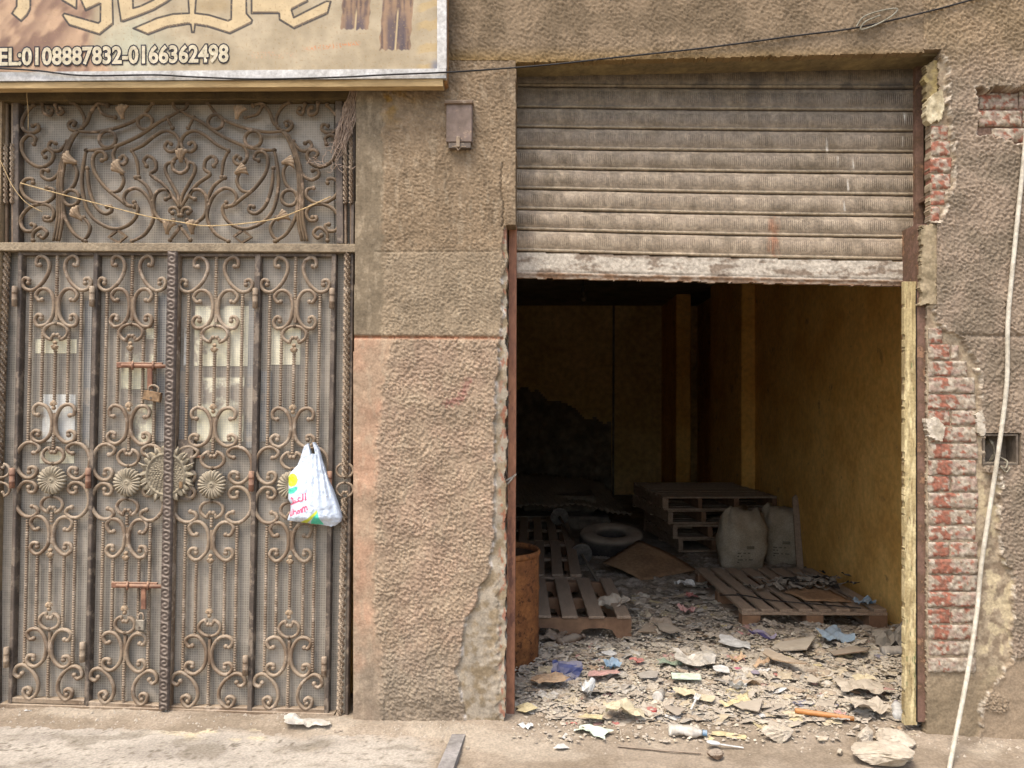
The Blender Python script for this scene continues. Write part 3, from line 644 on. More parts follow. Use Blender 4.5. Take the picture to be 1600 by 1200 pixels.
# reflected and window light painted as pale sheets; darker clean strips of the panes
def pane(e, mat, x0, y0, x1, y1, name='paper', sk=-.02, Y=.0695):  # pale panes are reflected and window light put into the colour
    if mat == 'screen_dark': Y = .0672
    q = [V(x0, y0, Y), V(x1, y0, Y), V(x1+sk*(y1-y0), y1, Y), V(x0+sk*(y1-y0), y1, Y)]; m = MB(); m.hexa(q, [p+Vector((0, .0015, 0)) for p in q]); m.build(name, MT[mat], e)
for a in (('screen_lit_pale', 55, 530, 120, 552), ('screen_lit_white', 67, 616, 118, 690), ('screen_lit_pale', 62, 705, 116, 724)): pane(LA, *a)
for a in (('screen_lit_pale', 229, 513, 243, 530), ('screen_lit_pale', 190, 545, 240, 608), ('screen_lit_pale', 207, 632, 238, 692), ('screen_dark', 246, 458, 261, 690)): pane(LB, *a)
for a in (('screen_lit_white', 289, 455, 294, 571), ('screen_lit_pale', 305, 478, 394, 572), ('screen_lit_pale', 309, 590, 382, 690), ('screen_dark', 281, 574, 300, 690)): pane(LC, *a)
for a in (('screen_lit_pale', 425, 512, 470, 570), ('screen_dark', 408, 580, 425, 690)): pane(LD, *a)
for e, x in ((LA, 133), (LC, 389)): pane(e, 'screen_dark', x, 470, x+11, 700)
# meeting strip with cast ornament, half medallions, lock case
def ornament_strip():
    n = 520; wv = 13; y = np.linspace(393, 1108, n); u = np.linspace(-1, 1, wv); U, Yp = np.meshgrid(u, y)
    xc = 270-(Yp-393)*.0195; s = Yp/9.
    d = np.hypot(U*.9, ((s % 2)-1)); swirl = .5+.5*np.cos(d*9+np.arctan2((s % 2)-1, U*.9))
    h = .006+.005*swirl*(np.abs(U) < .72)+.005*(np.abs(np.abs(U)-.86) < .1)
    h = np.where(np.abs(U) > .99, -.01, h); v = P(xc+U*7.5, Yp, YG-.030); v[..., 1] -= h
    i = np.arange(n*wv).reshape(n, wv); q = np.stack([i[:-1, :-1], i[1:, :-1], i[1:, 1:], i[:-1, 1:]], -1).reshape(-1, 4)
    o = link('ornament_strip', npmesh('ornament_strip', v.reshape(-1, 3), q), M('cast strip', '5d5148', '4a4038', s=30, rough=.65, bump=.2, dust=.9, dustc='9c8d7c'), LB); return o
ornament_strip()
strip('strip_edge', (278.5, 394), (264.5, 1107), 3, YG-.016, .03, MT['iron'], LB)
def medallion(e, sgn):
    na, prof = 90, np.concatenate([np.linspace(0, .68, 26), np.linspace(.7, 1.0, 12)]); c = P(260, 741, YG-.018)
    t = np.linspace(0, math.pi, na)*1.0-math.pi/2; T, Q = np.meshgrid(t, prof); R0 = 47*PXM
    lob = np.abs(np.cos(T*11)); rr = Q*(1-np.where(Q > .78, .16*(1-lob)*(Q-.78)/.22, 0)*1.6)
    xx = rr*np.cos(T); zz = rr*np.sin(T)
    h = np.where(Q < .66, .006+.004*np.clip(np.cos(Q*60)*np.cos(T*Q*42), 0, 1)**.7+.003*perlin(xx*22, zz*22, 3), 0)
    h = h+np.where((Q >= .66) & (Q < .74), .013, 0)+np.where(Q >= .74, .004+.011*lob**.7*(1-.5*Q), 0); h = np.where(Q > .995, -.012, h)
    v = np.stack([c[0]+sgn*xx*R0*.93, c[1]-h, c[2]+zz*R0*.98], -1); n2, n1 = v.shape[:2]; i = np.arange(n1*n2).reshape(n2, n1)
    q = np.stack([i[:-1, :-1], i[:-1, 1:], i[1:, 1:], i[1:, :-1]], -1).reshape(-1, 4)
    if sgn < 0: q = q[:, ::-1]
    link('medallion', npmesh('medallion', v.reshape(-1, 3), q), M('cast medallion', '7f7562', '685f4f', s=20, rough=.7, bump=.3, bs=200, dust=.7, dustc='b0a284'), e)
    m = MB()
    for k in range(7):
        a = -1.2+k*.4; x = 260+sgn*45*math.cos(a); y = 741-46*math.sin(a); x2 = 260+sgn*33*math.cos(a*.9); y2 = 741-34*math.sin(a*.9)
        m.tube([V(x2, y2, YG-.026), V((x+x2)/2, (y+y2)/2+1, YG-.032), V(x+sgn*2, y, YG-.018)], [1.2*PXM, 2.0*PXM, .8*PXM], 6)
    m.build('medallion_leaves', MT['castiron'], e, smooth=True)
medallion(LB, -1); medallion(LC, 1)
strip('lock_case', (290, 687), (286, 781), 25, YG-.008, .03, MT['iron_dark'], LC)
strip('key_plate', (282, 753), (281.6, 763), 5, YG-.036, .012, MT['brass'], LC)
strip('latch_arm', (299, 713), (318, 714), 4, YG-.006, .01, MT['iron_rust'], LC)
for e, (x, y) in ((LB, (269, 465)), (LB, (268.6, 477))):
    strip('sticker', (x, y-4.5), (x, y+4), 7, YG-.031, .002, M('sticker', 'd8dde0', 'c5cbd0', s=40, bump=0), e, bev=False)
def hinge(e, x, y, L=24, mat='iron_dark'):
    p0, p1 = V(x, y-L/2, YG-.03), V(x-.5, y+L/2, YG-.03); m = MB(); r = 4.2*PXM
    m.tube([p0.lerp(p1, t) for t in (0, .02, .3, .34, .36, .40, .64, .66, .70, .98, 1)], [r*.6, r, r, r*1.12, r*.9, r, r, r*1.12, r, r, r*.6], 10); m.build('hinge', MT[mat], e, smooth=True)
for e, pts in ((LA, ((23, 463), (19, 747), (10, 1027))), (LB, ((144, 463), (138, 747), (129, 1019))), (LC, ((399, 466), (393, 752), (383.5, 1040))), (LD, ((519, 466), (515, 752), (506.5, 1042)))):
    for k, (x, y) in enumerate(pts): hinge(e, x, y, 32, 'iron_rust' if (k == 1) else 'iron')
def bolt(y, x0, x1, xh):
    strip('bolt_plate', (x0, y), (x1-18, y+1), 9, YG-.016, .008, MT['iron_rust'], LB)
    m = MB(); m.tube([V(x0+8, y+1, YG-.026), V(x1, y+2.5, YG-.026)], 3.1*PXM, 10); m.build('slide_bolt', MT['iron_rust'], LB, smooth=True)
    for x in (x0+25, x0+57):
        m = MB(); m.tube([V(x, y-4.5, YG-.018), V(x, y-3, YG-.034), V(x, y+1.5, YG-.038), V(x, y+5.5, YG-.034), V(x, y+7, YG-.018)], 1.8*PXM, 7); m.build('bolt_keeper', MT['iron_rust'], LB, smooth=True)
    strip('hasp', (xh, y+5), (xh, y+38), 8, YG-.028, .006, MT['iron_rust'], LB)
bolt(570, 182, 271, 233.5); bolt(914, 174, 263, 223.5)
def padlock(cx, cy, wd, hh, ang, mat, label, sw_=1.6):
    e = empty('padlock', V(cx, cy+hh/2, YG-.035), label, 'padlock', 'padlocks on the gate bolts')
    ca, sa = math.cos(ang), math.sin(ang); T = lambda x, y: V(cx+x*ca-y*sa, cy+x*sa+y*ca, YG-.038)
    q = [T(-wd/2, -hh/2), T(wd/2, -hh/2), T(wd/2, hh/2), T(-wd/2, hh/2)]; q2 = [p+Vector((0, -.004, 0)) for p in [T(-wd/2+1, -hh/2+1), T(wd/2-1, -hh/2+1), T(wd/2-1, hh/2-1), T(-wd/2+1, hh/2-1)]]
    m = MB(); m.add(q2+q+[p+Vector((0, .018, 0)) for p in q], [(0, 1, 2, 3)]+[(i, i+4, (i+1) % 4+4, (i+1) % 4) for i in range(4)]+[(i+4, i+8, (i+1) % 4+8, (i+1) % 4+4) for i in range(4)]); m.build('body', mat, e)
    m = MB(); pts = [(-wd*.28, -hh/2), (-wd*.28, -hh*.85), (-wd*.18, -hh*1.05), (0, -hh*1.15), (wd*.18, -hh*1.05), (wd*.28, -hh*.85), (wd*.28, -hh/2)]
    m.tube([T(x, y)+Vector((0, .008, 0)) for x, y in crom(pts, 3)], sw_*PXM, 7); m.build('shackle', MT['iron'], e, smooth=True)
    m = MB(); m.tube([T(0, hh*.2)+Vector((0, -.002, 0)), T(0, hh*.2)+Vector((0, -.006, 0))], 2*PXM, 8); m.build('keyhole', MT['iron_dark'], e)
padlock(237, 619, 27, 15, .18, MT['brass'], 'square old brass padlock hanging from the upper gate bolt')
padlock(218.5, 977, 14, 16, .03, M('grey lock', '8f8676', '736a5c', s=30, rough=.6, metal=.2), 'small grey padlock hanging from the lower gate bolt', 1.5)
# ---- fixed frame: jambs with twisted bars, cast lintel bar, sill
gf = empty('iron_surround', V(265, 1118, .06), 'fixed iron frame round the gate with twisted bars and a cast lintel bar', 'frame')
strip('lintel_bar', (-14, 385), (557, 387.5), 13, .012, .05, MT['lintel_bar'], gf)
strip('head_beam', (-14, 148), (556, 145), 19, .004, .06, M('old head beam', '5d4d30', '483b26', s=9, bump=.9, bs=60, bd=.01, dust=.4), gf)
strip('sill_rail', (0, 1103), (522, 1119), 7, .03, .05, MT['iron'], gf)
for (a, b, wd, Y, mt) in (((24, 158), (24, 380), 9, .03, 'iron_dark'), ((529, 156), (531, 380), 11, .03, 'iron_dark'), ((-6, 156), (-6, 1098), 6, .05, 'iron_dark'),
                      ((522, 392), (508, 1114), 3, .05, 'iron'), ((553, 155), (541, 1122), 5, .035, 'iron_dark')):
    strip('jamb_bar', a, b, wd, Y, .04, MT[mt], gf, wb=wd)
m = MB(); q = [V(515, 390, .078), V(556, 390, .078), V(546, 1122, .078), V(500, 1115, .078)]; m.hexa(q, [p+Vector((0, .006, 0)) for p in q]); m.build('side_panel', MT['screen'], gf)
m = MB(); q = [V(-12, 390, .078), V(30, 390, .078), V(14, 1100, .078), V(-12, 1100, .078)]; m.hexa(q, [p+Vector((0, .006, 0)) for p in q]); m.build('side_panel', MT['screen'], gf)
m = MB(); q = [V(-12, 150, .082), V(38, 150, .082), V(38, 390, .082), V(-12, 390, .082)]; m.hexa(q, [p+Vector((0, .006, 0)) for p in q]); m.build('side_panel', MT['screen'], gf)
m = MB(); q = [V(522, 150, .082), V(558, 150, .082), V(558, 390, .082), V(522, 390, .082)]; m.hexa(q, [p+Vector((0, .006, 0)) for p in q]); m.build('side_panel', MT['screen'], gf)
rope('twisted_bar', (11, 394), (-2, 745), 9, .045, MT['iron'], gf, 26)
rope('twisted_bar', (543, 394), (539, 745), 9, .03, MT['iron'], gf, 27); rope('twisted_bar', (538, 777), (531, 1118), 9, .03, MT['iron'], gf, 26)
for y, up in ((735, True), (765, False)):
    for s in (-1, 1): scroll('scroll', [(539+s*x, yy) for x, yy in kidney(y, 13, 11, up)], 4.2, .035, MT['iron'], gf, k=2)
    for s in (1,): scroll('scroll', [(2+s*x, yy) for x, yy in kidney(y, 13, 11, up)], 4.2, .035, MT['iron'], gf, k=2)
for x in (539, 548): rope('twisted_bar', (x, 215), (x+.6, 318), 6, .028, MT['iron'], gf, 10); strip('bar', (x, 156), (x, 216), 4, .038, .01, MT['iron'], gf); strip('bar', (x+.6, 317), (x+.6, 380), 4, .038, .01, MT['iron'], gf)
for x in (9, 19): rope('twisted_bar', (x, 225), (x, 318), 6, .028, MT['iron'], gf, 9); strip('bar', (x, 158), (x, 226), 4, .038, .01, MT['iron'], gf); strip('bar', (x, 317), (x, 380), 4, .038, .01, MT['iron'], gf)
# ---- transom
MT['iron_t'] = M('brown transom iron', '67553f', '4e4030', s=9, rough=.7, bump=.35, bs=150, dust=.5, dustc='94816b', c3='836f5a', c3t=.6)
tr = empty('transom_grille', V(281, 380, YG), 'fixed scrolled iron panel with small leaves above the gate', 'grille')
m = MB(); q = [V(38, 152, .074), V(522, 152, .074), V(522, 382, .074), V(38, 382, .074)]; m.hexa(q, [p+Vector((0, .006, 0)) for p in q]); m.build('wired_pane', MT['screen'], tr)
T2 = lambda L: [(x/2.857, 130+y/2.857) for x, y in L]
HALF = [[(345, 215), (385, 180), (408, 125), (440, 92), (480, 100)], [(345, 215), (430, 217), (530, 196), (630, 150), (682, 88)], [(385, 300), (440, 297), (520, 280), (620, 235), (700, 180), (745, 155), (805, 122)],
        [(385, 300), (373, 360), (366, 430), (372, 500), (395, 575), (440, 622), (505, 650), (560, 640), (602, 605), (616, 560), (600, 532)],
        [(600, 552), (565, 540), (553, 510), (570, 480), (610, 470), (652, 498), (680, 555), (682, 615), (645, 675), (590, 706)],
        [(455, 345), (475, 335), (462, 308), (432, 308), (414, 340), (424, 400), (470, 465), (530, 515), (575, 548), (606, 545)], [(390, 380), (398, 470), (425, 545), (465, 582), (497, 572), (494, 548), (478, 552)],
        [(590, 300), (640, 275), (690, 235), (740, 212), (782, 228), (802, 262), (790, 296), (758, 306), (736, 285), (748, 262), (764, 270)], [(590, 302), (612, 350), (620, 420)], [(606, 422), (652, 455), (676, 500), (682, 528)],
        [(655, 370), (642, 345), (662, 326), (692, 345), (696, 385), (672, 408), (726, 448), (768, 500), (800, 552)], [(800, 552), (797, 505), (765, 445), (740, 395), (744, 362), (775, 350)],
        [(740, 518), (762, 505), (750, 478), (715, 478), (690, 505), (687, 560), (705, 600), (740, 622), (775, 612)], [(770, 580), (757, 570), (768, 556), (792, 562), (800, 590)],
        [(330, 186), (338, 176), (322, 168), (305, 185), (318, 208), (345, 214)], [(368, 198), (378, 160), (352, 108), (320, 86)], [(150, 98), (112, 140), (98, 185), (112, 212), (145, 222), (172, 208), (168, 184), (146, 190)],
        [(152, 272), (158, 245), (128, 232), (98, 262), (102, 310), (135, 355), (185, 375), (228, 352), (238, 315), (212, 296), (190, 312), (202, 330)], [(300, 260), (270, 298), (240, 302), (218, 284), (228, 260), (248, 268)],
        [(272, 370), (255, 412), (220, 432), (188, 415), (190, 388), (214, 390)], [(148, 445), (145, 428), (115, 430), (95, 460), (108, 500), (150, 530), (200, 535), (240, 508), (238, 475), (210, 468)],
        [(215, 600), (198, 596), (200, 612), (228, 612), (242, 580), (222, 548), (175, 540), (125, 560), (92, 610), (108, 655), (145, 660), (158, 635), (142, 630)], [(148, 702), (150, 668), (185, 645), (210, 668), (192, 692), (175, 680)],
        [(285, 500), (288, 590), (330, 670), (382, 706)], [(745, 152), (770, 200)], [(438, 100), (462, 138), (515, 152)], [(330, 362), (345, 400), (328, 458), (285, 492)], [(545, 405), (552, 440), (532, 478), (498, 488)], [(375, 600), (402, 640), (392, 680), (372, 700)],
        [(520, 282), (505, 320), (520, 355), (552, 362), (566, 340), (550, 322), (538, 335)], [(190, 90), (196, 130), (225, 142), (232, 118), (218, 108)], [(248, 96), (262, 138), (282, 128), (272, 112)], [(760, 700), (790, 660), (805, 640)]]
for mir in (0, 1):
    fx = (lambda x: 1610-x) if mir else (lambda x: x)
    for L in HALF: scroll('scroll', T2([(fx(x), y) for x, y in L]), 6.0, YG-.004, MT['iron_t'], tr, k=4)
    for off in (-13, 0, 13):
        scroll('stalk', T2([(fx(x+off*(.4+.6*(y-215)/490)), y) for x, y in [(345, 218), (322, 245), (290, 320), (270, 420), (268, 520), (268, 610), (250, 705)]]), 5.4, YG-.008, MT['iron_t'], tr, ball=False)
    for cx, cy, r in ((480, 250, 37), (648, 173, 33), (318, 512, 35)): ring('ring', *T2([(fx(cx), cy)])[0], r/2.857, r/2.857, 6, YG-.006, MT['iron_t'], tr)
    d = T2([(fx(x), y) for x, y in [(525, 655), (565, 685), (530, 712), (487, 688), (525, 655)]]); m = MB(); m.tube([V(x, y, YG-.003) for x, y in d], 3.2*PXM, 4); m.build('diamond', MT['iron_t'], tr)
    for cx, cy, a in ((545, 128, .2), (315, 348, 1.3), (528, 385, 1.0), (345, 590, .9), (752, 640, -.1)):
        x, y = T2([(fx(cx), cy)])[0]; leafcast('cast_leaf', x, y, 11.5, -a if mir else a, YG-.008, MT['castgold'], tr)
ring('ring', *T2([(805, 365)])[0], 12.5, 13, 6, YG-.006, MT['iron_t'], tr); ring('ring', *T2([(805, 90)])[0], 11, 11, 5.5, YG-.006, MT['iron_t'], tr)
leafcast('cast_leaf', *T2([(808, 322)])[0], 11, .1, YG-.01, MT['castgold'], tr)
# ================================================================== sign board
MT['print'] = M('sun bleached print', 0, attr=True, bump=.1, bs=30, fine=.06, rough=.6, spec=.3)
MT['alu'] = M('aluminium frame', 'b5b2ab', '9f9b93', s=14, rough=.5, metal=.25, bump=.15, c3='8f8a80', c3t=.64)
YS = -.12
sg = empty('sign_board', V(280, 135, YS), 'long faded shop sign with painted calligraphy and phone numbers over the gate', 'sign')
S6 = lambda L, ox=0, k=6.154: [(ox+x/k, y/k) for x, y in L]
CAL = [S6([(165, -300), (300, -300), (290, 90), (260, 150), (205, 205), (115, 130), (160, 60)]), S6([(600, 5), (735, 85), (740, -60), (560, -60)]),
       S6([(760, -300), (780, 0), (825, 103), (968, 35), (965, 205), (945, 222), (620, 130), (602, 148), (670, 245), (960, 335), (1088, 235), (1075, -300)]),
       S6([(1100, -300), (1135, 0), (1165, 205), (1190, 210), (1330, 160), (1480, 100), (1600, 30), (1750, -80), (1750, -300), (1560, -300), (1480, 0), (1350, 60), (1280, 80), (1275, -300)]),
       S6([(175, 275), (320, 335), (500, 265), (700, 232), (728, 235), (738, 312), (758, 312), (768, 238), (900, 260), (1105, 325), (1310, 225), (1318, 195), (1262, 130), (1255, -300), (1125, -300), (1115, 185), (1085, 200), (900, 145), (768, 128), (800, -300), (690, -300), (712, 128), (560, 135), (400, 175), (290, 225)], 180),
       S6([(62, -200), (62, 100), (265, 98), (268, 145), (375, 210), (620, 102), (645, 12), (612, 10), (372, 130), (355, 75), (475, 12), (420, -200)], 380, 4.706)]
ST0, ST1 = -60, 690
def sign_c(X, Y):
    o = np.ones(X.shape+(3,)); n = fbm(X/60, Y/60, 900); c = lerp_col(o*lin('a39478'), o*lin('95866a'), sst(-.5, .6, n))
    c = lerp_col(c, o*lin('a5a188'), sst(.9, .1, np.hypot((X-215)/110, (Y-75)/55)+.2*n)); c = lerp_col(c, o*lin('94603a'), sst(.75, .05, np.hypot((X-235)/60, (Y+8)/22))*.6)
    c = lerp_col(c, o*lin('8a7244'), sst(.9, .2, np.hypot((X-330)/50, (Y-8)/24))*.5)
    c = lerp_col(c, o*lin('4f8a86'), sst(5, 1, poly_dist(X, Y, [(112, 98), (130, 106), (142, 110)], False))*.8)
    je = sst(10, -12, X-(150-(Y-20)*.05)+8*n-70*sst(80, 112, Y)*.4); jf = fbm(X/34+Y/60, Y/50, 905, 3); jc = lerp_col(o*lin('a88a6c'), o*lin('765a48'), sst(-.5, .7, jf+.3*np.sin(X/9+Y/14+3*jf)))
    c = lerp_col(c, jc, je)
    for cx, w0, y1, sd in ((555, 22, 46, 1), (620, 24, 78, 2)):      # two pairs of trousers
        e = np.abs(X-cx-(Y-30)*-.07-2*perlin(Y/13, X*0, sd)); mk = sst(w0+1, w0-1, e)*sst(y1+1, y1-1, Y+3*perlin(X/5, X*0, sd+4))
        f = .8*fbm((X-cx)/7, Y/70, 910+sd, 2)+.3*fbm((X-cx)/9, Y/14, 920+sd, 2); tc = lerp_col(o*lin('856a50'), o*lin('5a473d'), sst(-.3, .4, f)); tc = lerp_col(tc, o*lin('4a4044'), sst(10, 3, np.abs(np.abs(X-cx)-8+2*f))*sst(8, 40, Y)*.8)
        tc = lerp_col(tc, o*lin('ab9670'), sst(2, .6, np.abs(X-cx-(Y-30)*-.07-1))*sst(10, 24, Y)); c = lerp_col(c, tc, mk)
    c = lerp_col(c, o*lin('a68d5c'), sst(646, 660, X)*sst(.1, .5, np.sin(Y/5+X/18+2*n))*.6); c = lerp_col(c, o*lin('50607a'), sst(16, 2, np.hypot(X-683, Y-104))*.7)
    # faint red line of script, almost gone
    y0 = 78-(X-470)*.11; fr = np.abs(Y-y0)-(3.2+2.6*perlin(X/4, X*0, 77)); c = lerp_col(c, o*lin('b5764c'), sst(1.5, -.5, fr)*sst(-.05, .35, perlin(X/2.6, Y/3.4, 940))*sst(468, 490, X)*sst(566, 556, X)*.75)
    c = lerp_col(c, o*lin('c08a66'), sst(1.5, -.5, np.abs(Y-86)-5)*sst(.1, .5, perlin(X/3, Y/4, 941))*sst(385, 400, X)*sst(470, 450, X)*.35)
    fl = np.zeros(X.shape); ou = np.zeros(X.shape); bv = np.zeros(X.shape)
    for p in CAL:
        i = poly_in(X, Y, p); d = poly_dist(X, Y, p); s = poly_in(X+1.2, Y+3.2, p)
        fl = np.maximum(fl, i*1.); ou = np.maximum(ou, sst(2.0, 1.0, d)); bv = np.maximum(bv, (i & ~s)*1.)
    c = lerp_col(c, o*lin('b39e78'), fl); c = lerp_col(c, o*lin('62503c'), fl*bv*(1-ou)); c = lerp_col(c, o*lin('2c2622'), ou*.97)
    c = lerp_col(c, o*lin('8d744e'), sst(.45, .6, perlin(X/3, Y/3, 950))*.5)
    return c*(1+.08*fbm(X/16, Y/30, 930)[..., None])
hf('printed_panel', ST0, ST1, -60, 112, .9, lambda X, Y: .0015*fbm(X/80, Y/50, 960)+.0008, sign_c, MT['print'], sg, YS+.006, .02)
def bar(name, pts, Y, dep, mat, par): m = MB(); q = [V(x, y, Y) for x, y in pts]; m.hexa(q, [p+Vector((0, dep, 0)) for p in q]); return m.build(name, mat, par)
bar('frame_rail', [(ST0, 113), (697, 107), (697, 122), (ST0, 127)], YS-.008, .03, MT['alu'], sg)
bar('frame_rail', [(683, -60), (697.5, -60), (697.5, 106.6), (683, 107)], YS-.0075, .03, MT['alu'], sg)
bar('timber_batten', [(ST0, 129.5), (692, 123.5), (692, 134.5), (ST0, 138.5)], YS+.0, .05, M('pale timber', 'ab9268', '977f58', s=6, bump=.25, bs=40, stretch=(1, 6, 6), c3='7d5f3a', c3t=.66), sg)
bar('side_board', [(693, -60), (698, -60), (698, 128), (693, 131)], YS+.018, .07, M('board edge', '9c7444', '7d5a38', s=8), sg)
m = MB(); m.box((P(ST0, 0, -.09)[0], -.095, P(0, 127, -.09)[2]), (P(690, 0, -.09)[0], -.003, P(0, 100, -.09)[2]+.9)); m.build('backing_box', M('box back', '6b573c', '54442e', s=8), sg)
def text(name, s, mat, parent, x0, x1, base, cap, Y, offs=0., fz=1.):
    cu = bpy.data.curves.new(name, 'FONT'); cu.body = s; cu.offset = offs; cu.resolution_u = 3; to = bpy.data.objects.new(name, cu); COL.objects.link(to)
    bpy.context.view_layer.update(); dg = bpy.context.evaluated_depsgraph_get(); me = bpy.data.meshes.new_from_object(to.evaluated_get(dg)); bpy.data.objects.remove(to)
    co = np.empty(len(me.vertices)*3); me.vertices.foreach_get('co', co); co = co.reshape(-1, 3); a, b = text.ext.get(s, (co[:, 0].min(), co[:, 0].max())); text.ext[s] = (a, b)
    X = x0+(co[:, 0]-a)/(b-a)*(x1-x0); Yp = base(X)-co[:, 1]/text.caph*cap; me.vertices.foreach_set('co', P(X, Yp, Y).ravel()); me.materials.clear(); me.update()
    return link(name, me, mat, parent)
text.ext = {}; text.caph = .73
bl = lambda X: 101.5-X*.0158
PH = 'TEL:0108887832-0166362498'
text('phone_number', PH, M('number fill', 'bcb198', 'b0a58a', s=20, bump=0), sg, -23, 357, bl, 27, YS+.0012, .03)
text('number_outline', PH, M('number outline', '35343a', '2c2a2e', s=20, bump=0), sg, -23, 357, bl, 27, YS+.0024, .085)
# ================================================================== shutter
def shutter_mat(name, attr=True):
    m = M(name, 0, attr=True, bump=0, fine=.25, rough=.6, spec=.4, bs=120); t = m.node_tree; N = t.nodes; L = t.links; b = N['Principled BSDF']
    at = N.new('ShaderNodeAttribute'); at.attribute_name = 'rib'; g = N.new('ShaderNodeNewGeometry'); sx = N.new('ShaderNodeSeparateXYZ'); L.new(g.outputs['Position'], sx.inputs[0])
    a = N.new('ShaderNodeMath'); a.operation = 'MULTIPLY'; a.inputs[1].default_value = 2*math.pi/.0094; L.new(sx.outputs[0], a.inputs[0])
    s_ = N.new('ShaderNodeMath'); s_.operation = 'SINE'; L.new(a.outputs[0], s_.inputs[0]); k = N.new('ShaderNodeMath'); k.operation = 'MULTIPLY'; L.new(s_.outputs[0], k.inputs[0]); L.new(at.outputs['Fac'], k.inputs[1])
    no = N.new('ShaderNodeTexNoise'); no.inputs['Scale'].default_value = 90; L.new(g.outputs['Position'], no.inputs['Vector']); ad = N.new('ShaderNodeMath'); ad.operation = 'ADD'; L.new(k.outputs[0], ad.inputs[0]); L.new(no.outputs[0], ad.inputs[1])
    bn = N.new('ShaderNodeBump'); bn.inputs['Strength'].default_value = .7; bn.inputs['Distance'].default_value = .0022; L.new(ad.outputs[0], bn.inputs['Height']); L.new(bn.outputs[0], b.inputs['Normal'])
    return m
MT['shutter'] = shutter_mat('dirty shutter')
YH = .17
sh = empty('roller_shutter', V(1120, 445, YH), 'grimy ribbed roller shutter pulled half way up over the shop bay', 'shutter')
JL = [104, 136, 169, 200, 233, 264, 296, 328, 360, 393]; JR = [98, 140, 175, 207, 240, 273, 307, 340, 373, 408]
XL0, XR0 = 806, 1434
def slat(i):
    yl0, yl1, yr0, yr1 = JL[i], JL[i+1], JR[i], JR[i+1]
    prof = [(0, .0), (.04, .004), (.1, .006), (.16, .0065), (.2, .0065), (.22, .0078), (.66, .0078), (.68, .0065), (.80, .006), (.83, .003), (.86, .008), (.9, .0095), (.95, .008), (.975, .002), (1.0, -.004)]
    nx = 230; xs = np.linspace(XL0, XR0, nx); T = np.array([p[0] for p in prof]); H = np.array([p[1] for p in prof]); X, TT = np.meshgrid(xs, T); f = (X-XL0)/(XR0-XL0)
    sag = 3.0*np.sin(f*math.pi)*(.4+.05*i); Yp = (yl0+(yl1-yl0)*TT)*(1-f)+(yr0+(yr1-yr0)*TT)*f+sag*.6; h = H[:, None]+.0025*fbm(X/90, Yp/30, 60+i)+.0008*fbm(X/14, Yp/9, 70)
    v = P(X, Yp, YH); v[..., 1] -= h; o = np.ones(X.shape+(3,)); lv = i/8.
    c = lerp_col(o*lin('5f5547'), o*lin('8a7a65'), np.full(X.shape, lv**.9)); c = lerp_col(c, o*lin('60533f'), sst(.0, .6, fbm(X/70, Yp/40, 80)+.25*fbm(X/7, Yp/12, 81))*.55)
    c = lerp_col(c, o*lin('a8977f'), sst(.05, .45, fbm(X/26, Yp/10, 300+i))*.45*(lv+.2)); c = lerp_col(c, o*lin('4c4034'), ((TT > .96) | (TT < .02))*.4)
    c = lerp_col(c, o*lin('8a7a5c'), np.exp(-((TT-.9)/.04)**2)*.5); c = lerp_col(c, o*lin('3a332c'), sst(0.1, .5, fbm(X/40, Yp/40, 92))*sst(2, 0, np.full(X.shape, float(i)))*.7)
    for (rx, ry) in ((1207, 355), (1208, 385)): c = lerp_col(c, o*lin('82563a'), sst(12, 2, np.hypot(X-rx, (Yp-ry)*.6)+5*fbm(X/5, Yp/9, 3))*.8)
    for (rx, ry) in ((1307, 253), (1333, 257), (1307, 285), (1325, 293), (1292, 232), (1413, 182), (1409, 222), (1320, 328)): c = lerp_col(c, o*lin('d6cfc0'), sst(4.5, 1, np.hypot((X-rx)*2.2, (Yp-ry)*.5)+2*perlin(X/3, Yp/4, 4))*.8)
    c = c*(1+.14*fbm(X/11, Yp/16, 95)[..., None]+.1*fbm(X/3.5, Yp/20, 96)[..., None])
    rib = ((TT > .2) & (TT < .68))*1.*(.3+.7*sst(-.35, .2, fbm(X/30, Yp/20, 97)))
    ny = len(prof); ii = np.arange(nx*ny).reshape(ny, nx); q = np.stack([ii[:-1, :-1], ii[1:, :-1], ii[1:, 1:], ii[:-1, 1:]], -1).reshape(-1, 4)
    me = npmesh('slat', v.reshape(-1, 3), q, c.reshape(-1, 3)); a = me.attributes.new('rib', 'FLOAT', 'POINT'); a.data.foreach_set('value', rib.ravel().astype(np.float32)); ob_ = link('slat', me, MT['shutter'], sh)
    so_ = ob_.modifiers.new('s', 'SOLIDIFY'); so_.thickness = .002; so_.offset = -1
for i in range(9): slat(i)
def rail_c(X, Y):
    o = np.ones(X.shape+(3,)); c = lerp_col(o*lin('a89e8e'), o*lin('786a5b'), sst(.1, .7, fbm(X/50, Y/14, 120)+.3*fbm(X/6, Y/6, 121)+.15)); yb = 425+(X-806)*.0215
    c = lerp_col(c, o*lin('6f553f'), sst(-2, 3, Y-yb)*(.55+.4*sst(-.2, .3, fbm(X/20, Y/6, 124)))); return c*(1+.1*fbm(X/5, Y/5, 125)[..., None])
def rail_h(X, Y):
    yb = 425+(X-806)*.0215; return .010+.002*fbm(X/60, Y/20, 127)+.006*np.exp(-((Y-yb-2.5)/1.8)**2)-.006*np.exp(-((Y-yb+.5)/1.2)**2)+.0012*fbm(X/7, Y/4, 128)
hf('bottom_rail', XL0, XR0, 392, 452, 1.6, rail_h, rail_c, MT['brick'], sh, YH, .02, keep=lambda X, Y: (Y > 394.5+(X-806)*.0235+1.5*np.sin((X-806)/628*math.pi)) & (Y < 434.5+(X-806)*.0215+1.5*fbm(X/22, X*0, 130)))
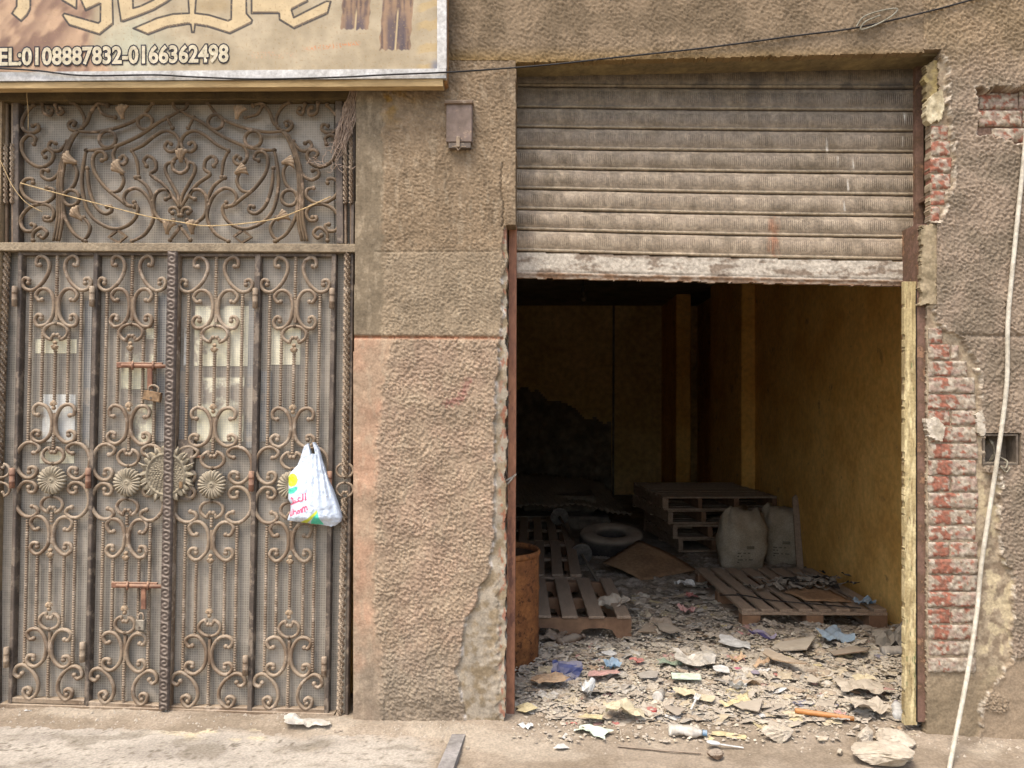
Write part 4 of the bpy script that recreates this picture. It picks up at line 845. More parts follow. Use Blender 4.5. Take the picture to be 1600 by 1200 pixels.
MT['channel'] = M('brown channel', '6e5446', '54402f', s=14, rough=.75, bump=.4, bs=120, c3='84644c', c3t=.6, dust=.2)
MT['redpost'] = M('red oxide post', '96694e', '7f5844', s=8, rough=.7, bump=.35, bs=100, c3='6b4a3c', c3t=.6, stretch=(1, 1, .4))
def chan(name, pts, Y, dep, mat): m = MB(); q = [V(x, y, Y) for x, y in pts]; m.hexa(q, [p+Vector((0, dep, 0)) for p in q]); return m.build(name, mat, sh)
chan('guide_channel', [(1433, 350), (1448.5, 350), (1448.5, 470), (1450, 1128), (1434.5, 1128), (1433.5, 460)], .014, .16, MT['channel'])
chan('guide_channel', [(1431, 98), (1443, 98), (1443, 352), (1431, 352)], .135, .07, MT['channel'])
chan('gap_shade', [(1431.5, 448), (1433.8, 448), (1434.2, 1128), (1432, 1128)], .02, .03, M('painted gap shade', '1c1815', '14110f', bump=0))  # near-black strip painted in for the shade of the gap
for (x, y) in ((1442, 314), (1444, 1010)):
    m = MB(); a = V(x-5, y, .12); m.box((a.x, .07, a.z-.012), (a.x+.05, .14, a.z+.012), bev=.003); m.build('fixing_lug', MT['channel'], sh)
chan('guide_post', [(795.5, 352), (807, 352), (806, 700), (803.5, 1116), (790.5, 1116), (794, 700)], .1, .06, MT['redpost'])
m = MB(); m.tube([V(x, y, Yy) for x, y, Yy in crom([(789, 752, .06), (796, 748, .085), (803, 744, .09), (806, 741, .11), (800, 748, .085), (792, 757, .07)], 4)], 1.6*PXM, 6); m.build('tie_wire', M('old wire', 'a89f90', '8c8272', s=30), sh, smooth=True)
# painted timber jamb board inside the right channel
def jb_c(X, Y):
    o = np.ones(X.shape+(3,)); c = lerp_col(o*lin('a5946c'), o*lin('91805c'), sst(-.3, .5, fbm(X/8, Y/60, 140))); c = lerp_col(c, o*lin('c9b98e'), sst(-.2, .5, fbm(X/9, Y/40, 143))*sst(520, 620, Y)*.7)
    c = lerp_col(c, o*lin('4d5c3c'), sst(.1, .3, fbm(X/2.6, Y/20, 141)-.62+.5*sst(850, 1080, Y)*sst(1418, 1430, X))*.85); c = lerp_col(c, o*lin('5d4630'), sst(.62, .8, fbm(X/1.6, Y/38, 142))*.6)
    return c*(1+.1*fbm(X/4, Y/30, 144)[..., None])
jb = hf('jamb_board', 1412, 1432, 440, 1132, 1.4, lambda X, Y: .006+.0015*fbm(X/3, Y/30, 145)-.003*sst(.25, .4, fbm(X/1.6, Y/38, 142)), jb_c, MT['plaster'], None, .03, .022, keep=lambda X, Y: X > 1412.5+fbm(Y/20, Y*0, 6)*1.2)
tag(jb, 'upright board with chipped yellow paint beside the brown shutter channel', 'board')
# ================================================================== small things on the facade
mb = empty('meter_box', V(718, 238, 0), 'small rusty metal box with a latch fixed on the pillar', 'box')
m = MB(); a, b = V(699, 228), V(739.5, 166); m.box((a.x, -.055, a.z), (b.x, -.002, b.z), bev=.004); m.build('case', M('rusty box', '75655a', '5f5146', s=18, rough=.7, bump=.3, bs=120, c3='8f7a66', c3t=.6, dust=.3), mb)
m = MB(); a, b = V(697, 170), V(741, 164); m.box((a.x, -.066, a.z), (b.x, -.002, b.z), bev=.003); m.build('lid_edge', MT['iron'], mb)
m = MB(); a, b = V(703, 234.5), V(737, 228); m.box((a.x, -.052, a.z-.006), (b.x, -.004, b.z-.002)); m.build('gap', MT['iron_dark'], mb)  # dark iron block stands in for the shaded gap below the case
m = MB(); a = V(718, 228); m.box((a.x-.009, -.064, a.z-.025), (a.x+.009, -.056, a.z+.025), bev=.002); m.tube([(a.x-.03, -.05, a.z-.02), (a.x+.036, -.05, a.z-.021)], .004, 7); m.tube([(a.x-.008, -.052, a.z-.022), (a.x+.0, -.06, a.z-.042), (a.x+.012, -.052, a.z-.022)], .0035, 6); m.build('latch', MT['iron'], mb)
# junction box let into the wall
jx = empty('junction_box', V(1563, 727, 0), 'open metal junction box sunk in the wall beside the bare bricks', 'junction box')
m = MB(); x0, x1, y0, y1 = BOX; q = [(x0+1, y0+1), (x1-1, y0+1), (x1-1, y1-1), (x0+1, y1-1)]; fr = [V(x, y, -.012) for x, y in q]; bk = [p+Vector((0, .085, 0)) for p in fr]
inn = [V(x, y, -.012) for x, y in [(x0+4, y0+4), (x1-4, y0+4), (x1-4, y1-4), (x0+4, y1-4)]]; ib = [p+Vector((0, .08, 0)) for p in inn]
m.add(fr+bk+inn+ib, [(i, i+4, (i+1) % 4+4, (i+1) % 4) for i in range(4)]+[(i, (i+1) % 4, (i+1) % 4+8, i+8) for i in range(4)]+[(i+8, (i+1) % 4+8, (i+1) % 4+12, i+12) for i in range(4)]+[(12, 13, 14, 15)])
m.build('case', M('grey box', '6d6254', '554b40', s=20, rough=.8, dust=.5), jx)
m = MB()
for k in range(4): m.tube([V(x, y, Y) for x, y, Y in crom([(1541, 684+k*3, .06), (1548+k, 690, .02), (1553, 705+k*3, .03), (1545, 720, .05)], 4)], .003, 6)
m.tube([V(x, y, Y) for x, y, Y in crom([(1556, 712, .03), (1566, 716, -.01), (1574, 722, -.03), (1570, 732, -.03), (1563, 728, -.035), (1572, 738, -.03), (1578, 730, -.03)], 4)], .004, 6)
m.build('wires', M('old wires', '6b6354', '8d8672', s=40), jx, smooth=True)
# cables
def cable(name, pts, r, mat, label, cat='cable', k=6, n=8):
    m = MB(); m.tube([V(*p) for p in crom(pts, k)], r, n); o = m.build(name, mat, None, smooth=True); return tag(o, label, cat)
MT['blk'] = M('black cable', '2a2724', '1e1b19', s=20, rough=.6, bump=0)
cable('black_cable', [(-60, 103, -.14), (0, 107, -.14), (60, 110.5, -.14), (130, 118, -.14), (240, 117, -.14), (300, 120, -.14), (400, 123.5, -.14), (520, 121, -.14), (600, 117, -.14), (696, 113, -.135), (760, 109, -.05), (860, 101, -.035), (960, 90, -.03), (1100, 75, -.03), (1250, 55, -.03), (1340, 43, -.03), (1450, 18, -.03), (1540, -6, -.03), (1640, -30, -.03)], .0042, MT['blk'], 'thin black cable crossing the sign and rising over the shutter')
cable('wire_loop', [(1338, 42, -.045), (1350, 26, -.05), (1380, 16, -.05), (1402, 14, -.05), (1392, 26, -.045), (1366, 40, -.04), (1345, 46, -.04), (1352, 34, -.045), (1375, 24, -.045)], .0035, M('grey wire', '8d8878', '777262', s=20), 'loop of grey wire knotted round the black cable', 'wire')
cable('white_cable', [(1640, -60, -.03), (1612, 120, -.04), (1600, 245, -.034), (1586, 380, -.034), (1575, 500, -.035), (1573, 600, -.035), (1560, 705, -.036), (1547, 790, -.036), (1533, 885, -.04), (1527, 950, -.06), (1514, 1040, -.13), (1499, 1120, -.19), (1487, 1180, -.26), (1478, 1230, -.38)], .0098, M('white sleeve', 'b8b09e', 'a69d8a', s=14, rough=.5, bump=.1, c3='a39780', c3t=.68), 'thick white cable hanging down in front of the bare bricks', n=10)
TW = M('twine', 'c2a87c', 'a68d64', s=60)
cable('twine', [(32, 286, .0), (90, 302, -.002), (160, 320, .0), (230, 338, .0), (276, 346, .0), (330, 353, .0), (420, 344, 0), (470, 328, 0), (517, 307, .0)], .0028, TW, 'length of twine sagging across the scrolled transom panel', 'twine', 4, 6)
cable('string', [(-30, 200, .0), (0, 250, .0), (18, 288, 0), (40, 316, 0), (66, 331, .01)], .0018, TW, 'thin string slanting past the left end of the transom', 'string', 4, 6)
cable('thread', [(43, 128, -.07), (42, 150, -.03), (44, 172, -.005), (44, 203, .02)], .0016, TW, 'short thread hanging from the sign over the transom corner', 'string', 3, 5)
# bundle of dry roots
rs = np.random.RandomState(4); m = MB()
for i in range(85):
    t1 = rs.uniform(.35, 1); pts = []; ox = rs.uniform(-12, 8); Yb = rs.uniform(-.01, .03)
    for j in range(8):
        t = j/7*t1; cx = np.interp(t, [0, .3, .55, .8, 1], [555, 550, 541, 532, 520]); cy = 136+t*118; sp = np.interp(t, [0, .3, .6, 1], [.5, 1.0, 1.2, .9])
        pts.append((cx+ox*sp+rs.normal(0, 2.2), cy+rs.normal(0, 3), Yb+rs.normal(0, .006)))
    m.tube([V(*p) for p in crom(pts, 3)], rs.uniform(.0007, .0016), 5)
for i in range(14):
    a = rs.uniform(0, 6.3); pts = [(rs.uniform(498, 535), rs.uniform(228, 262), .01)]
    for j in range(6): a += rs.normal(0, .9); pts.append((pts[-1][0]+5*math.cos(a), pts[-1][1]+5*math.sin(a), .01+rs.normal(0, .006)))
    m.tube([V(*p) for p in crom(pts, 3)], .0014, 5)
tag(m.build('root_bundle', M('dry roots', 'b09a86', '94806e', s=40), None, smooth=True), 'tangle of dry roots hanging at the corner of the transom', 'roots')
# carrier bag
BL = [(85, 400), (130, 345), (250, 310), (350, 270), (430, 190), (480, 165), (740, 165), (790, 195), (880, 190), (990, 150), (1060, 640)]; BR = [(85, 462), (150, 510), (300, 550), (500, 620), (700, 700), (900, 768), (960, 782), (1010, 770), (1050, 720), (1060, 700)]
BOT = [(150, 990), (380, 1030), (620, 1060), (720, 1055), (790, 1000)]
def bag_keep(X, Y):
    x = (X-430)*7.5; y = (Y-680)*7.5; l = np.interp(y, [p[0] for p in BL], [p[1] for p in BL]); r = np.interp(y, [p[0] for p in BR], [p[1] for p in BR]); bt = np.interp(x, [p[0] for p in BOT], [p[1] for p in BOT])
    slot = sst(30, 27, np.abs(x-(418+(y-90)*.26)))*(y < 218) > .5
    return (x > l) & (x < r) & (y < bt) & (y > 85) & ~slot
def bag_h(X, Y):
    x = (X-430)*7.5; y = (Y-680)*7.5; l = np.interp(y, [p[0] for p in BL], [p[1] for p in BL]); r = np.interp(y, [p[0] for p in BR], [p[1] for p in BR]); u = np.clip((x-l)/(r-l+1e-3), 0, 1)
    full = sst(80, 900, y); h = .01+.065*full*np.sqrt(np.clip(4*u*(1-u), 0, 1))*(1-.75*sst(930, 1060, y))
    an = (x-435)/(y+120); f = .006*np.sin(an*62)*sst(.1, .45, an+.25)*sst(60, 300, y)*(1-.5*sst(600, 1000, y))+.004*np.sin(an*130+1)*sst(.0, .3, an)*(y < 700)
    return h+f*.8+.0035*fbm(X/14, Y/18, 8)+.002*fbm(X/5, Y/7, 9)
def stroke(x, y, pts, wd, d0): return np.maximum(d0, sst(wd+2.5, wd-2.5, poly_dist(x, y, pts, False)))
def bag_c(X, Y):
    x = (X-430)*7.5; y = (Y-680)*7.5; o = np.ones(X.shape+(3,)); c = o*lin('bcc4cc'); c = lerp_col(c, o*lin('aab2b8'), sst(0, .5, fbm(X/12, Y/20, 11))*.4)
    xr = (x-215)*math.cos(.33)+(y-560)*math.sin(.33)*-1; yr = (x-215)*math.sin(.33)+(y-560)*math.cos(.33)
    el = np.hypot((x-228)/66, (y-520)/78); top = (yr < 30); c = lerp_col(c, o*lin('b9c524'), sst(1.03, .97, el)*(yr < 36)); el2 = np.hypot((x-205)/98, (y-590)/86); c = lerp_col(c, o*lin('46b89b'), sst(1.03, .97, el2)*(yr > 48)*(y > 520))
    c = lerp_col(c, o*lin('b9c524'), sst(6, 2, poly_dist(x, y, [(285, 525), (322, 488)], False)))
    tri = [(548, 850), (470, 960), (375, 1020), (590, 1030)]; c = lerp_col(c, o*lin('46b89b'), sst(3, -3, sdf(x, y, [(545, 870), (480, 960), (430, 1035), (592, 1035)]))); c = lerp_col(c, o*lin('c0c83a'), sst(3, -3, sdf(x, y, [(545, 850), (540, 890), (470, 965), (380, 1032), (300, 1015), (430, 955)])))
    s = np.zeros(X.shape); K = 8
    for L in ([(402, 668), (406, 735)], [(372, 675), (376, 735), (362, 748), (330, 752)], [(340, 715), (318, 716), (312, 736), (330, 752), (300, 762)], [(300, 762), (280, 770), (276, 748)], [(276, 770), (255, 778), (250, 752)], [(255, 778), (240, 790), (215, 800), (192, 798)], [(222, 722), (230, 716)], [(238, 735), (246, 729)], [(230, 726), (236, 722)]): s = stroke(x, y, L, 8.5, s)
    for L in ([(196, 850), (198, 905), (215, 930), (240, 915), (232, 880)], [(248, 850), (262, 905)], [(262, 880), (280, 868), (292, 880), (298, 900)], [(335, 870), (318, 862), (308, 880), (318, 893), (335, 885), (333, 860), (340, 886)], [(352, 845), (360, 880)], [(375, 878), (368, 835), (385, 822), (396, 830), (402, 868)], [(396, 832), (410, 812), (424, 818), (430, 846)]): s = stroke(x, y, L, 8, s)
    c = lerp_col(c, o*lin('c84a6a'), s)
    s = np.zeros(X.shape)
    for L in ([(335, 925), (350, 918)], [(360, 912), (368, 895)], [(372, 912), (382, 905)], [(320, 932), (326, 918)], [(240, 968), (262, 955)], [(270, 962), (300, 950)]): s = stroke(x, y, L, 3, s)
    return lerp_col(c, o*lin('7d9a86'), s*.8)
bg_ = hf('carrier_bag', 445, 536, 690, 823, .6, bag_h, bag_c, M('thin plastic', 0, attr=True, bump=.1, bs=40, fine=.03, rough=.35, spec=.5), None, .0, .012, keep=bag_keep)
tag(bg_, 'white plastic carrier bag with green and red print hanging on the gate', 'bag')
# ================================================================== inside the shop
MT['wood'] = M('dusty pallet wood', '9a8570', '836f5b', s=7, bump=.35, bs=50, stretch=(6, 1, 6), dust=.55, dustc='9a8a76', rough=.9)
MT['wood2'] = M('bare pallet block', '87684e', '705540', s=9, bump=.4, bs=60, dust=.2, dustc='9a8a76', rough=.9)
rnd = random.Random(7)
def frnd(a, b): return rnd.uniform(a, b)
def board(e, lo, hi, mat, name='board', sag=0.):
    m = MB(); j = .006; lo = [lo[0]+frnd(-j, j), lo[1]+frnd(-j, j), lo[2]]; hi = [hi[0]+frnd(-j, j), hi[1]+frnd(-j, j), hi[2]+frnd(-.002, .002)]
    m.box(lo, hi, bev=.003); return m.build(name, mat, e, local=True)
def pallet(loc, rz, wx, ly, n, label, bw=.09, H=.144, group='wooden pallets in the shop', notch=False, mat=None, skip=(), bx=None):
    """deck boards run along local y (away from the opening), carried on bearers along x"""
    e = empty('pallet', loc, label, 'pallet', group, rz); mat = mat or MT['wood']; gap = (wx-n*bw)/(n-1)
    for i in range(n):
        if i in skip: continue
        x = i*(bw+gap); board(e, (x, 0, H-.02), (x+bw, ly, H), mat, 'deck_board')
    for k, y in enumerate((.0, ly/2-.045, ly-.09)):
        if notch:
            m = MB(); pr = [(0, 0), (wx*.12, 0), (wx*.16, .05), (wx*.22, .06), (wx*.34, .06), (wx*.4, .05), (wx*.44, 0), (wx*.56, 0), (wx*.6, .05), (wx*.66, .06), (wx*.78, .06), (wx*.84, .05), (wx*.88, 0), (wx, 0), (wx, H-.021), (0, H-.021)]
            m.hexa([(x, y+.012, z) for x, z in pr], [(x, y+.05, z) for x, z in pr]); m.build('bearer', MT['wood2'], e, local=True)
        else:
            board(e, (0, y, H-.042), (wx, y+.09, H-.0205), mat, 'cross_board')
            for x in (0, wx/2-.06, wx-.12): board(e, (x, y+.004, .02), (x+.12, y+.086, H-.0425), MT['wood2'], 'block')
    if not notch:
        for x in (0, wx/2-.05, wx-.1): board(e, (x, 0, 0), (x+.1, ly, .0195), mat, 'bottom_board')
    return e
def GX(px, py, z=0.): return Vector(G(px, py, z))
# right pallet in front
a = GX(1160, 990); pallet((a.x, a.y, .02), R(3), .97, 1.25, 8, 'flat pallet half buried in rubbish along the yellow wall', bw=.083)
# left pallet in front, boards going away, notched bearer towards the viewer
a = GX(988, 1000, .03); pallet((a.x-.78, a.y, .03), R(2), .78, 1.05, 5, 'notched pallet lying just right of the rusty drum', bw=.1, notch=True)
a = GX(905, 906); a.y = 2.44; a.x = .30; pallet((a.x-.95, a.y, .03), R(0), .95, 1.45, 7, 'second pallet lying behind the notched one in shadow', bw=.09)
pallet((a.x-1.0, a.y+1.5, .02), R(1), 1.0, 1.5, 7, 'rear pallet in deep shadow left of the tyre', bw=.09)
# stack: boards across
def stack_pallet(loc, rz, label, wx=1.18, ly=1.32, n=9, H=.14):
    e = empty('pallet', loc, label, 'pallet', 'wooden pallets in the shop', rz); bw = .095; gap = (ly-n*bw)/(n-1)
    for i in range(n): y = i*(bw+gap); board(e, (0, y, H-.02), (wx, y+bw, H), MT['wood'], 'deck_board')
    for k, x in enumerate((0, wx*.3, wx*.62, wx-.05)): board(e, (x, 0, .02), (x+.05, ly, H-.0205), MT['wood2'] if k else MT['wood'], 'bearer')
    for y in (0, ly/2-.05, ly-.1): board(e, (0, y, 0), (wx, y+.1, .0195), MT['wood'], 'bottom_board')
S0 = GX(1036, 866)
for i, (dx, dy, rz, nm) in enumerate(((.16, .04, 2, 'bottom pallet of the stack, hardly visible behind the sacks'), (.1, .0, -1, 'second pallet from the floor in the stack by the sacks'), (.05, .03, 3, 'third pallet from the floor in the stack by the sacks'), (0, 0, 0, 'top pallet of the stack behind the two sacks'))):
    stack_pallet((S0.x+dx, S0.y+dy, .012+i*.1425), R(rz+6), nm)
# sacks
MT['sack'] = M('woven sack', 'a59984', '93866f', s=8, bump=.5, bs=160, bd=.002, rough=.85, dust=.5, dustc='948570')
def sack(px, py, rz, wd, hh, label, lean, seed):
    b0 = GX(px, py); e = empty('sack', b0, label, 'sack', 'sacks by the yellow wall', rz); n, k = 40, 26; vs = []; fs = []
    for j in range(k):
        t = j/(k-1); w = wd*(.84+.22*math.sin(t*math.pi*.85)-.16*t); d = wd*.6*(.85+.25*math.sin(t*math.pi*.9)); 
        if t > .76: q = (t-.76)/.24; w *= 1-.2*q*q; d *= math.sqrt(max(0, 1-q*q))*.9+.1
        if t < .06: w *= .9; d *= .88
        for i in range(n):
            a = 2*math.pi*i/n; c, s_ = math.cos(a), math.sin(a); ex = .75; x = w*math.copysign(abs(c)**ex, c); y = d*math.copysign(abs(s_)**ex, s_)
            nz = float(fbm(np.array(a*1.6+seed), np.array(t*4.), seed)); cr = .03*math.sin(a*7+t*9)*max(0, t-.62)*2
            vs.append((x*(1+.06*nz)+lean*t*t+cr, y*(1+.09*nz)+cr, t*hh+(.05*nz-.025*c)*max(0, t-.7)*3))
    for j in range(k-1):
        for i in range(n): fs.append((j*n+i, j*n+(i+1) % n, (j+1)*n+(i+1) % n, (j+1)*n+i))
    fs.append(tuple((k-1)*n+i for i in range(n))); m = MB(); m.add(vs, fs); m.build('bag', MT['sack'], e, smooth=True, local=True)
    INK = M('faded ink', '756c5a', '6a614f', s=30, bump=0)
    def front(x, z):      # surface point towards the viewer
        t = z/hh; d = wd*.6*(.85+.25*math.sin(t*math.pi*.9)); u = min(.95, abs(x-lean*t*t)/(wd*(.86+.16*math.sin(t*math.pi)-.1*t))); return -d*1.06*(1-u**3.2)**.31-.004
    def ink(x, z, w, h_, nm): 
        m = MB(); xs = np.linspace(x-w, x+w, 5); m.add([(q, front(q, z-h_)-.003, z-h_) for q in xs]+[(q, front(q, z+h_)-.003, z+h_) for q in xs], [(i, i+1, i+6, i+5) for i in range(4)]); m.build(nm, INK, e, local=True)
    ink(.02, hh*.42, .035, .014, 'printed_mark')
    for r_, (z, ws) in enumerate(((hh*.33, (.02, .016, .012)), (hh*.28, (.01, .008)), (hh*.22, (.03, .01, .024)), (hh*.18, (.012,)))):
        x = -.10
        for w in ws: ink(x+w, z, w*.8, .006, 'printed_mark'); x += 2*w+.012
    return e
sack(1158, 890, R(8), .232, .55, 'pale woven sack with dark print standing in front of the pallets', .03, 3); sack(1222, 880, R(-10), .215, .53, 'second woven sack standing closer to the yellow wall', .01, 9)
m = MB(); a, b = GX(1251, 893), Vector(P(1243, 778, GX(1251, 893).y+.25)); d = Vector((.03, 0, 0)); t = Vector((0, .02, 0))
m.hexa([a-d, a+d, b+d*.9, b+Vector((.005, 0, .03)), b-d*.9], [p+t for p in (a-d, a+d, b+d*.9, b+Vector((.005, 0, .03)), b-d*.9)]); tag(m.build('plank', MT['wood'], None), 'narrow plank leaning on the yellow wall beside the sacks', 'plank')
# drum
MT['rust'] = M('rusted drum', '8a5a32', '6f4628', s=9, rough=.85, bump=.6, bs=90, bd=.004, c3='53341f', c3t=.58, s3=30.)
bb = GX(779, 1040); dr = empty('rusty_drum', bb, 'open rusty steel drum standing just inside the shutter post', 'drum')
m = MB(); r = .232; h = .68; pr = [(r*.98, 0), (r, .01), (r, .2), (r*1.025, .22), (r, .24), (r, .44), (r*1.025, .46), (r, .48), (r, h-.03)]; m.lathe(pr, 40); m.build('shell', MT['rust'], dr, smooth=True, local=True)
m = MB(); m.lathe([(r-.004, h-.035), (r-.006, .03), (0.001, .03)], 40); m.build('inside', M('drum inside', '4a3524', '35261a', s=8), dr, smooth=True, local=True)
m = MB(); m.lathe([(r-.004, h-.03), (r+.004, h-.034), (r+.008, h-.022), (r+.006, h-.008), (r, h), (r-.006, h-.006), (r-.005, h-.03)], 40); m.build('rim', MT['rust'], dr, smooth=True, local=True)
# tyre
ty = GX(955, 862); te = empty('tyre', (ty.x, ty.y, .012), 'old car tyre lying flat between the pallets', 'tyre'); r0, rt_ = .235, .09; m = MB(); pr = []
for i in range(25): a = 2*math.pi*i/24; ca, sa = math.cos(a), math.sin(a); pr.append((r0+rt_*math.copysign(abs(ca)**.6, ca), .1+.095*math.copysign(abs(sa)**.55, sa)))
m.lathe(pr, 44); m.build('carcass', M('dusty rubber', '4a443e', '3a3531', s=8, rough=.85, bump=.3, dust=1., dustc='a09280'), te, smooth=True, local=True)
te.rotation_euler = (R(9), 0, 0); te.location.z = .02
# bar with two discs
br_ = empty('disc_bar', GX(905, 880), 'steel bar with two round discs lying over the left pallets', 'bar'); p0 = GX(868, 797, .27); p1 = GX(938, 916, .05); MS = M('dull steel', '6b655d', '524d47', s=20, rough=.5, metal=.5, dust=.5)
m = MB(); m.tube([p0, p1], .013, 10); m.build('rod', MS, br_, smooth=True)
ax = (p1-p0).normalized()
for t in (.12, .66):
    c = p0.lerp(p1, t); m = MB(); m.tube([c-ax*.02, c-ax*.018, c+ax*.018, c+ax*.02], [.085, .1, .1, .085], 28); m.build('disc', MS, br_, smooth=False)
# corrugated sheets heaped at the back
cs = P(895, 790, 5.6); n1, n2 = 70, 16; u = np.linspace(-.85, .85, n1); v_ = np.linspace(0, 1.5, n2); U, W = np.meshgrid(u, v_); a = .5
Zc = .30-.10*(U+.3)**2+.22*W/1.5-.12*(U < -.3)*(U+.3)**2+.018*np.sin((U+W*.15)*90)+.04*fbm(U*2, W*2, 5); X_ = cs[0]-.12+U*math.cos(a*.3)-W*.18; Y_ = 5.55+W+U*.2
ii = np.arange(n1*n2).reshape(n2, n1); o = link('corrugated_sheet', npmesh('corrugated_sheet', np.stack([X_, Y_, Zc], -1).reshape(-1, 3), np.stack([ii[:-1, :-1], ii[:-1, 1:], ii[1:, 1:], ii[1:, :-1]], -1).reshape(-1, 4)), M('dull sheet', '70604f', '57493c', s=6, rough=.7, dust=.5))
so_ = o.modifiers.new('s', 'SOLIDIFY'); so_.thickness = .012; tag(o, 'dusty corrugated sheet lying over a heap behind the tyre', 'sheet')
m = MB(); m.box((cs[0]-.75, 5.5, .0), (cs[0]+.45, 6.7, .16), bev=.03); m.box((cs[0]-.6, 5.9, .162), (cs[0]+.3, 6.8, .36), bev=.03); tag(m.build('crate_heap', MT['grey'], None), 'dark low boxes carrying the corrugated sheet at the back', 'boxes')
# folded cardboard
def sheet3(name, corners, nu, nv, bend, mat, label, cat, th=.004, seed=0, amp=.006):
    A, B, C_, D = [Vector(c) for c in corners]; vs = []; fs = []
    for j in range(nv):
        for i in range(nu):
            s, t = i/(nu-1), j/(nv-1); p = (A*(1-s)+B*s)*(1-t)+(D*(1-s)+C_*s)*t; p = p+Vector((0, 0, bend*math.sin(s*math.pi)*math.sin(t*math.pi*.7+.4)+amp*float(fbm(np.array(s*4.+seed), np.array(t*4.), seed)))); vs.append(p)
    for j in range(nv-1):
        for i in range(nu-1): fs.append((j*nu+i, j*nu+i+1, (j+1)*nu+i+1, (j+1)*nu+i))
    m = MB(); m.add(vs, fs); o = m.build(name, mat, None, smooth=True); q = o.modifiers.new('s', 'SOLIDIFY'); q.thickness = th; return tag(o, label, cat)
MT['card'] = M('brown cardboard', '917456', '7d6248', s=5, bump=.15, bs=60, rough=.9, c3='6b533c', c3t=.66)
sheet3('cardboard_sheet', (GX(940, 880, .10), GX(1004, 908, .05), GX(1088, 890, .07), Vector(P(997, 844, GX(940, 880, .1).y+.28))), 12, 10, .05, MT['card'], 'bent sheet of brown cardboard leaning by the tyre', 'cardboard')
sheet3('cardboard_sheet', (GX(1225, 925, .18), GX(1260, 938, .18), GX(1330, 940, .18), GX(1262, 905, .2)), 10, 8, .012, MT['card'], 'torn flat cardboard lying on the flat pallet by the wall', 'cardboard', seed=4)
# bulb
lb = empty('light_bulb', P(911, 468, 3.0), 'unlit bulb hanging on a short flex inside the dark room', 'bulb'); c = Vector(P(911, 462, 3.0)); m = MB(); m.lathe([(.001, -.055), (.02, -.05), (.03, -.03), (.028, -.012), (.016, .012), (.014, .03)], 16, Matrix.Translation(c)); m.build('glass', M('dusty bulb', '3d3528', '2d2820', rough=.4), lb, smooth=True)
m = MB(); m.tube([c+Vector((0, 0, .03)), c+Vector((0, 0, .07))], .017, 10); m.build('socket', MT['blk'], lb); m = MB(); m.tube([c+Vector((0, 0, .07)), (c.x, c.y, 3.1)], .004, 6); m.build('flex', MT['blk'], lb)
# wire across the right pallet
m = MB(); m.tube([GX(x, y, z) for x, y, z in crom([(1125, 930, .17), (1160, 930, .172), (1200, 937, .172), (1250, 942, .175), (1290, 945, .172), (1345, 950, .172)], 5)], .004, 6); tag(m.build('wire', MT['blk'], None), 'thin dark wire trailing across the flat pallet by the wall', 'wire')
# ================================================================== litter
rs = np.random.RandomState(21)
def crumple(seed, n=8, amp=.2, asp=.75, fold=1.):
    r = np.random.RandomState(seed); g = np.linspace(-.5, .5, n); U, W = np.meshgrid(g, g*asp)
    ang = np.arctan2(W/asp, U); rad = 1+.16*fbm(np.cos(ang)*1.3+seed, np.sin(ang)*1.3, seed)
    Z = amp*fbm(U*2.2+seed, W*2.2, seed, 3)+fold*amp*np.abs(perlin(U*1.7+seed, W*1.7+3, seed+5))
    Z += r.uniform(-.15, .15)*U+fold*.35*amp*np.abs(U-r.uniform(-.3, .3)); dx = .07*fbm(U*3+9, W*3+seed, seed+2, 2); dy = .07*fbm(U*3, W*3+seed+5, seed+3, 2)
    X = U*rad+dx; Y = W*rad+dy; Z -= Z.min(); i = np.arange(n*n).reshape(n, n); m = MB()
    m.add(np.stack([X, Y, Z], -1).reshape(-1, 3), np.stack([i[:-1, :-1], i[:-1, 1:], i[1:, 1:], i[1:, :-1]], -1).reshape(-1, 4).tolist()); return m
def card(seed, n=5, th=.012):
    r = np.random.RandomState(seed); k = n+2; a = np.sort(r.uniform(0, 2*math.pi, k)); rr = r.uniform(.33, .55, k); bend = r.uniform(-.35, .35); asp = r.uniform(.45, .9)
    pts = [(rr[i]*math.cos(a[i]), asp*rr[i]*math.sin(a[i])) for i in range(k)]; z = lambda x, y: bend*x*x+.1*bend*y+.05
    m = MB(); m.hexa([(x, y, z(x, y)+th) for x, y in pts], [(x, y, z(x, y)) for x, y in pts]); return m
def stripm(seed):
    r = np.random.RandomState(seed); n = 8; c1, c2 = r.uniform(-.5, .5, 2); m = MB(); w = r.uniform(.06, .13); L = []; Rr = []
    for i in range(n): t = i/(n-1)-.5; L.append((t, w+c1*t*t*.5+r.uniform(-.01, .01), .05+c2*t*t*.6+.03*math.sin(t*9))); Rr.append((t, -w+c1*t*t*.5+r.uniform(-.01, .01), .04+c2*t*t*.5+.03*math.sin(t*9+1)))
    m.add(L+Rr, [(i, i+n, i+n+1, i+1) for i in range(n-1)]); return m
def stone(seed, nu=16, nv=10, flat=.6, rough=.22):
    m = MB(); m.ball((0, 0, 0), .5, nu, nv); v = np.array(m.v); d = v/np.linalg.norm(v, axis=1)[:, None]; r = np.random.RandomState(seed); s = 1+.0*d[:, 0]
    for k in range(13):
        q = r.normal(0, 1, 3); q /= np.linalg.norm(q); s = np.minimum(s, r.uniform(.5, .85)/np.clip(d@q, .05, 9))
    s += rough*.2*fbm(d[:, 0]*3+seed, d[:, 1]*3+d[:, 2]*2, seed); v = d*.5*s[:, None]*np.array([1, .75, flat]); v[:, 2] -= v[:, 2].min(); m.v = [tuple(x) for x in v]; return m
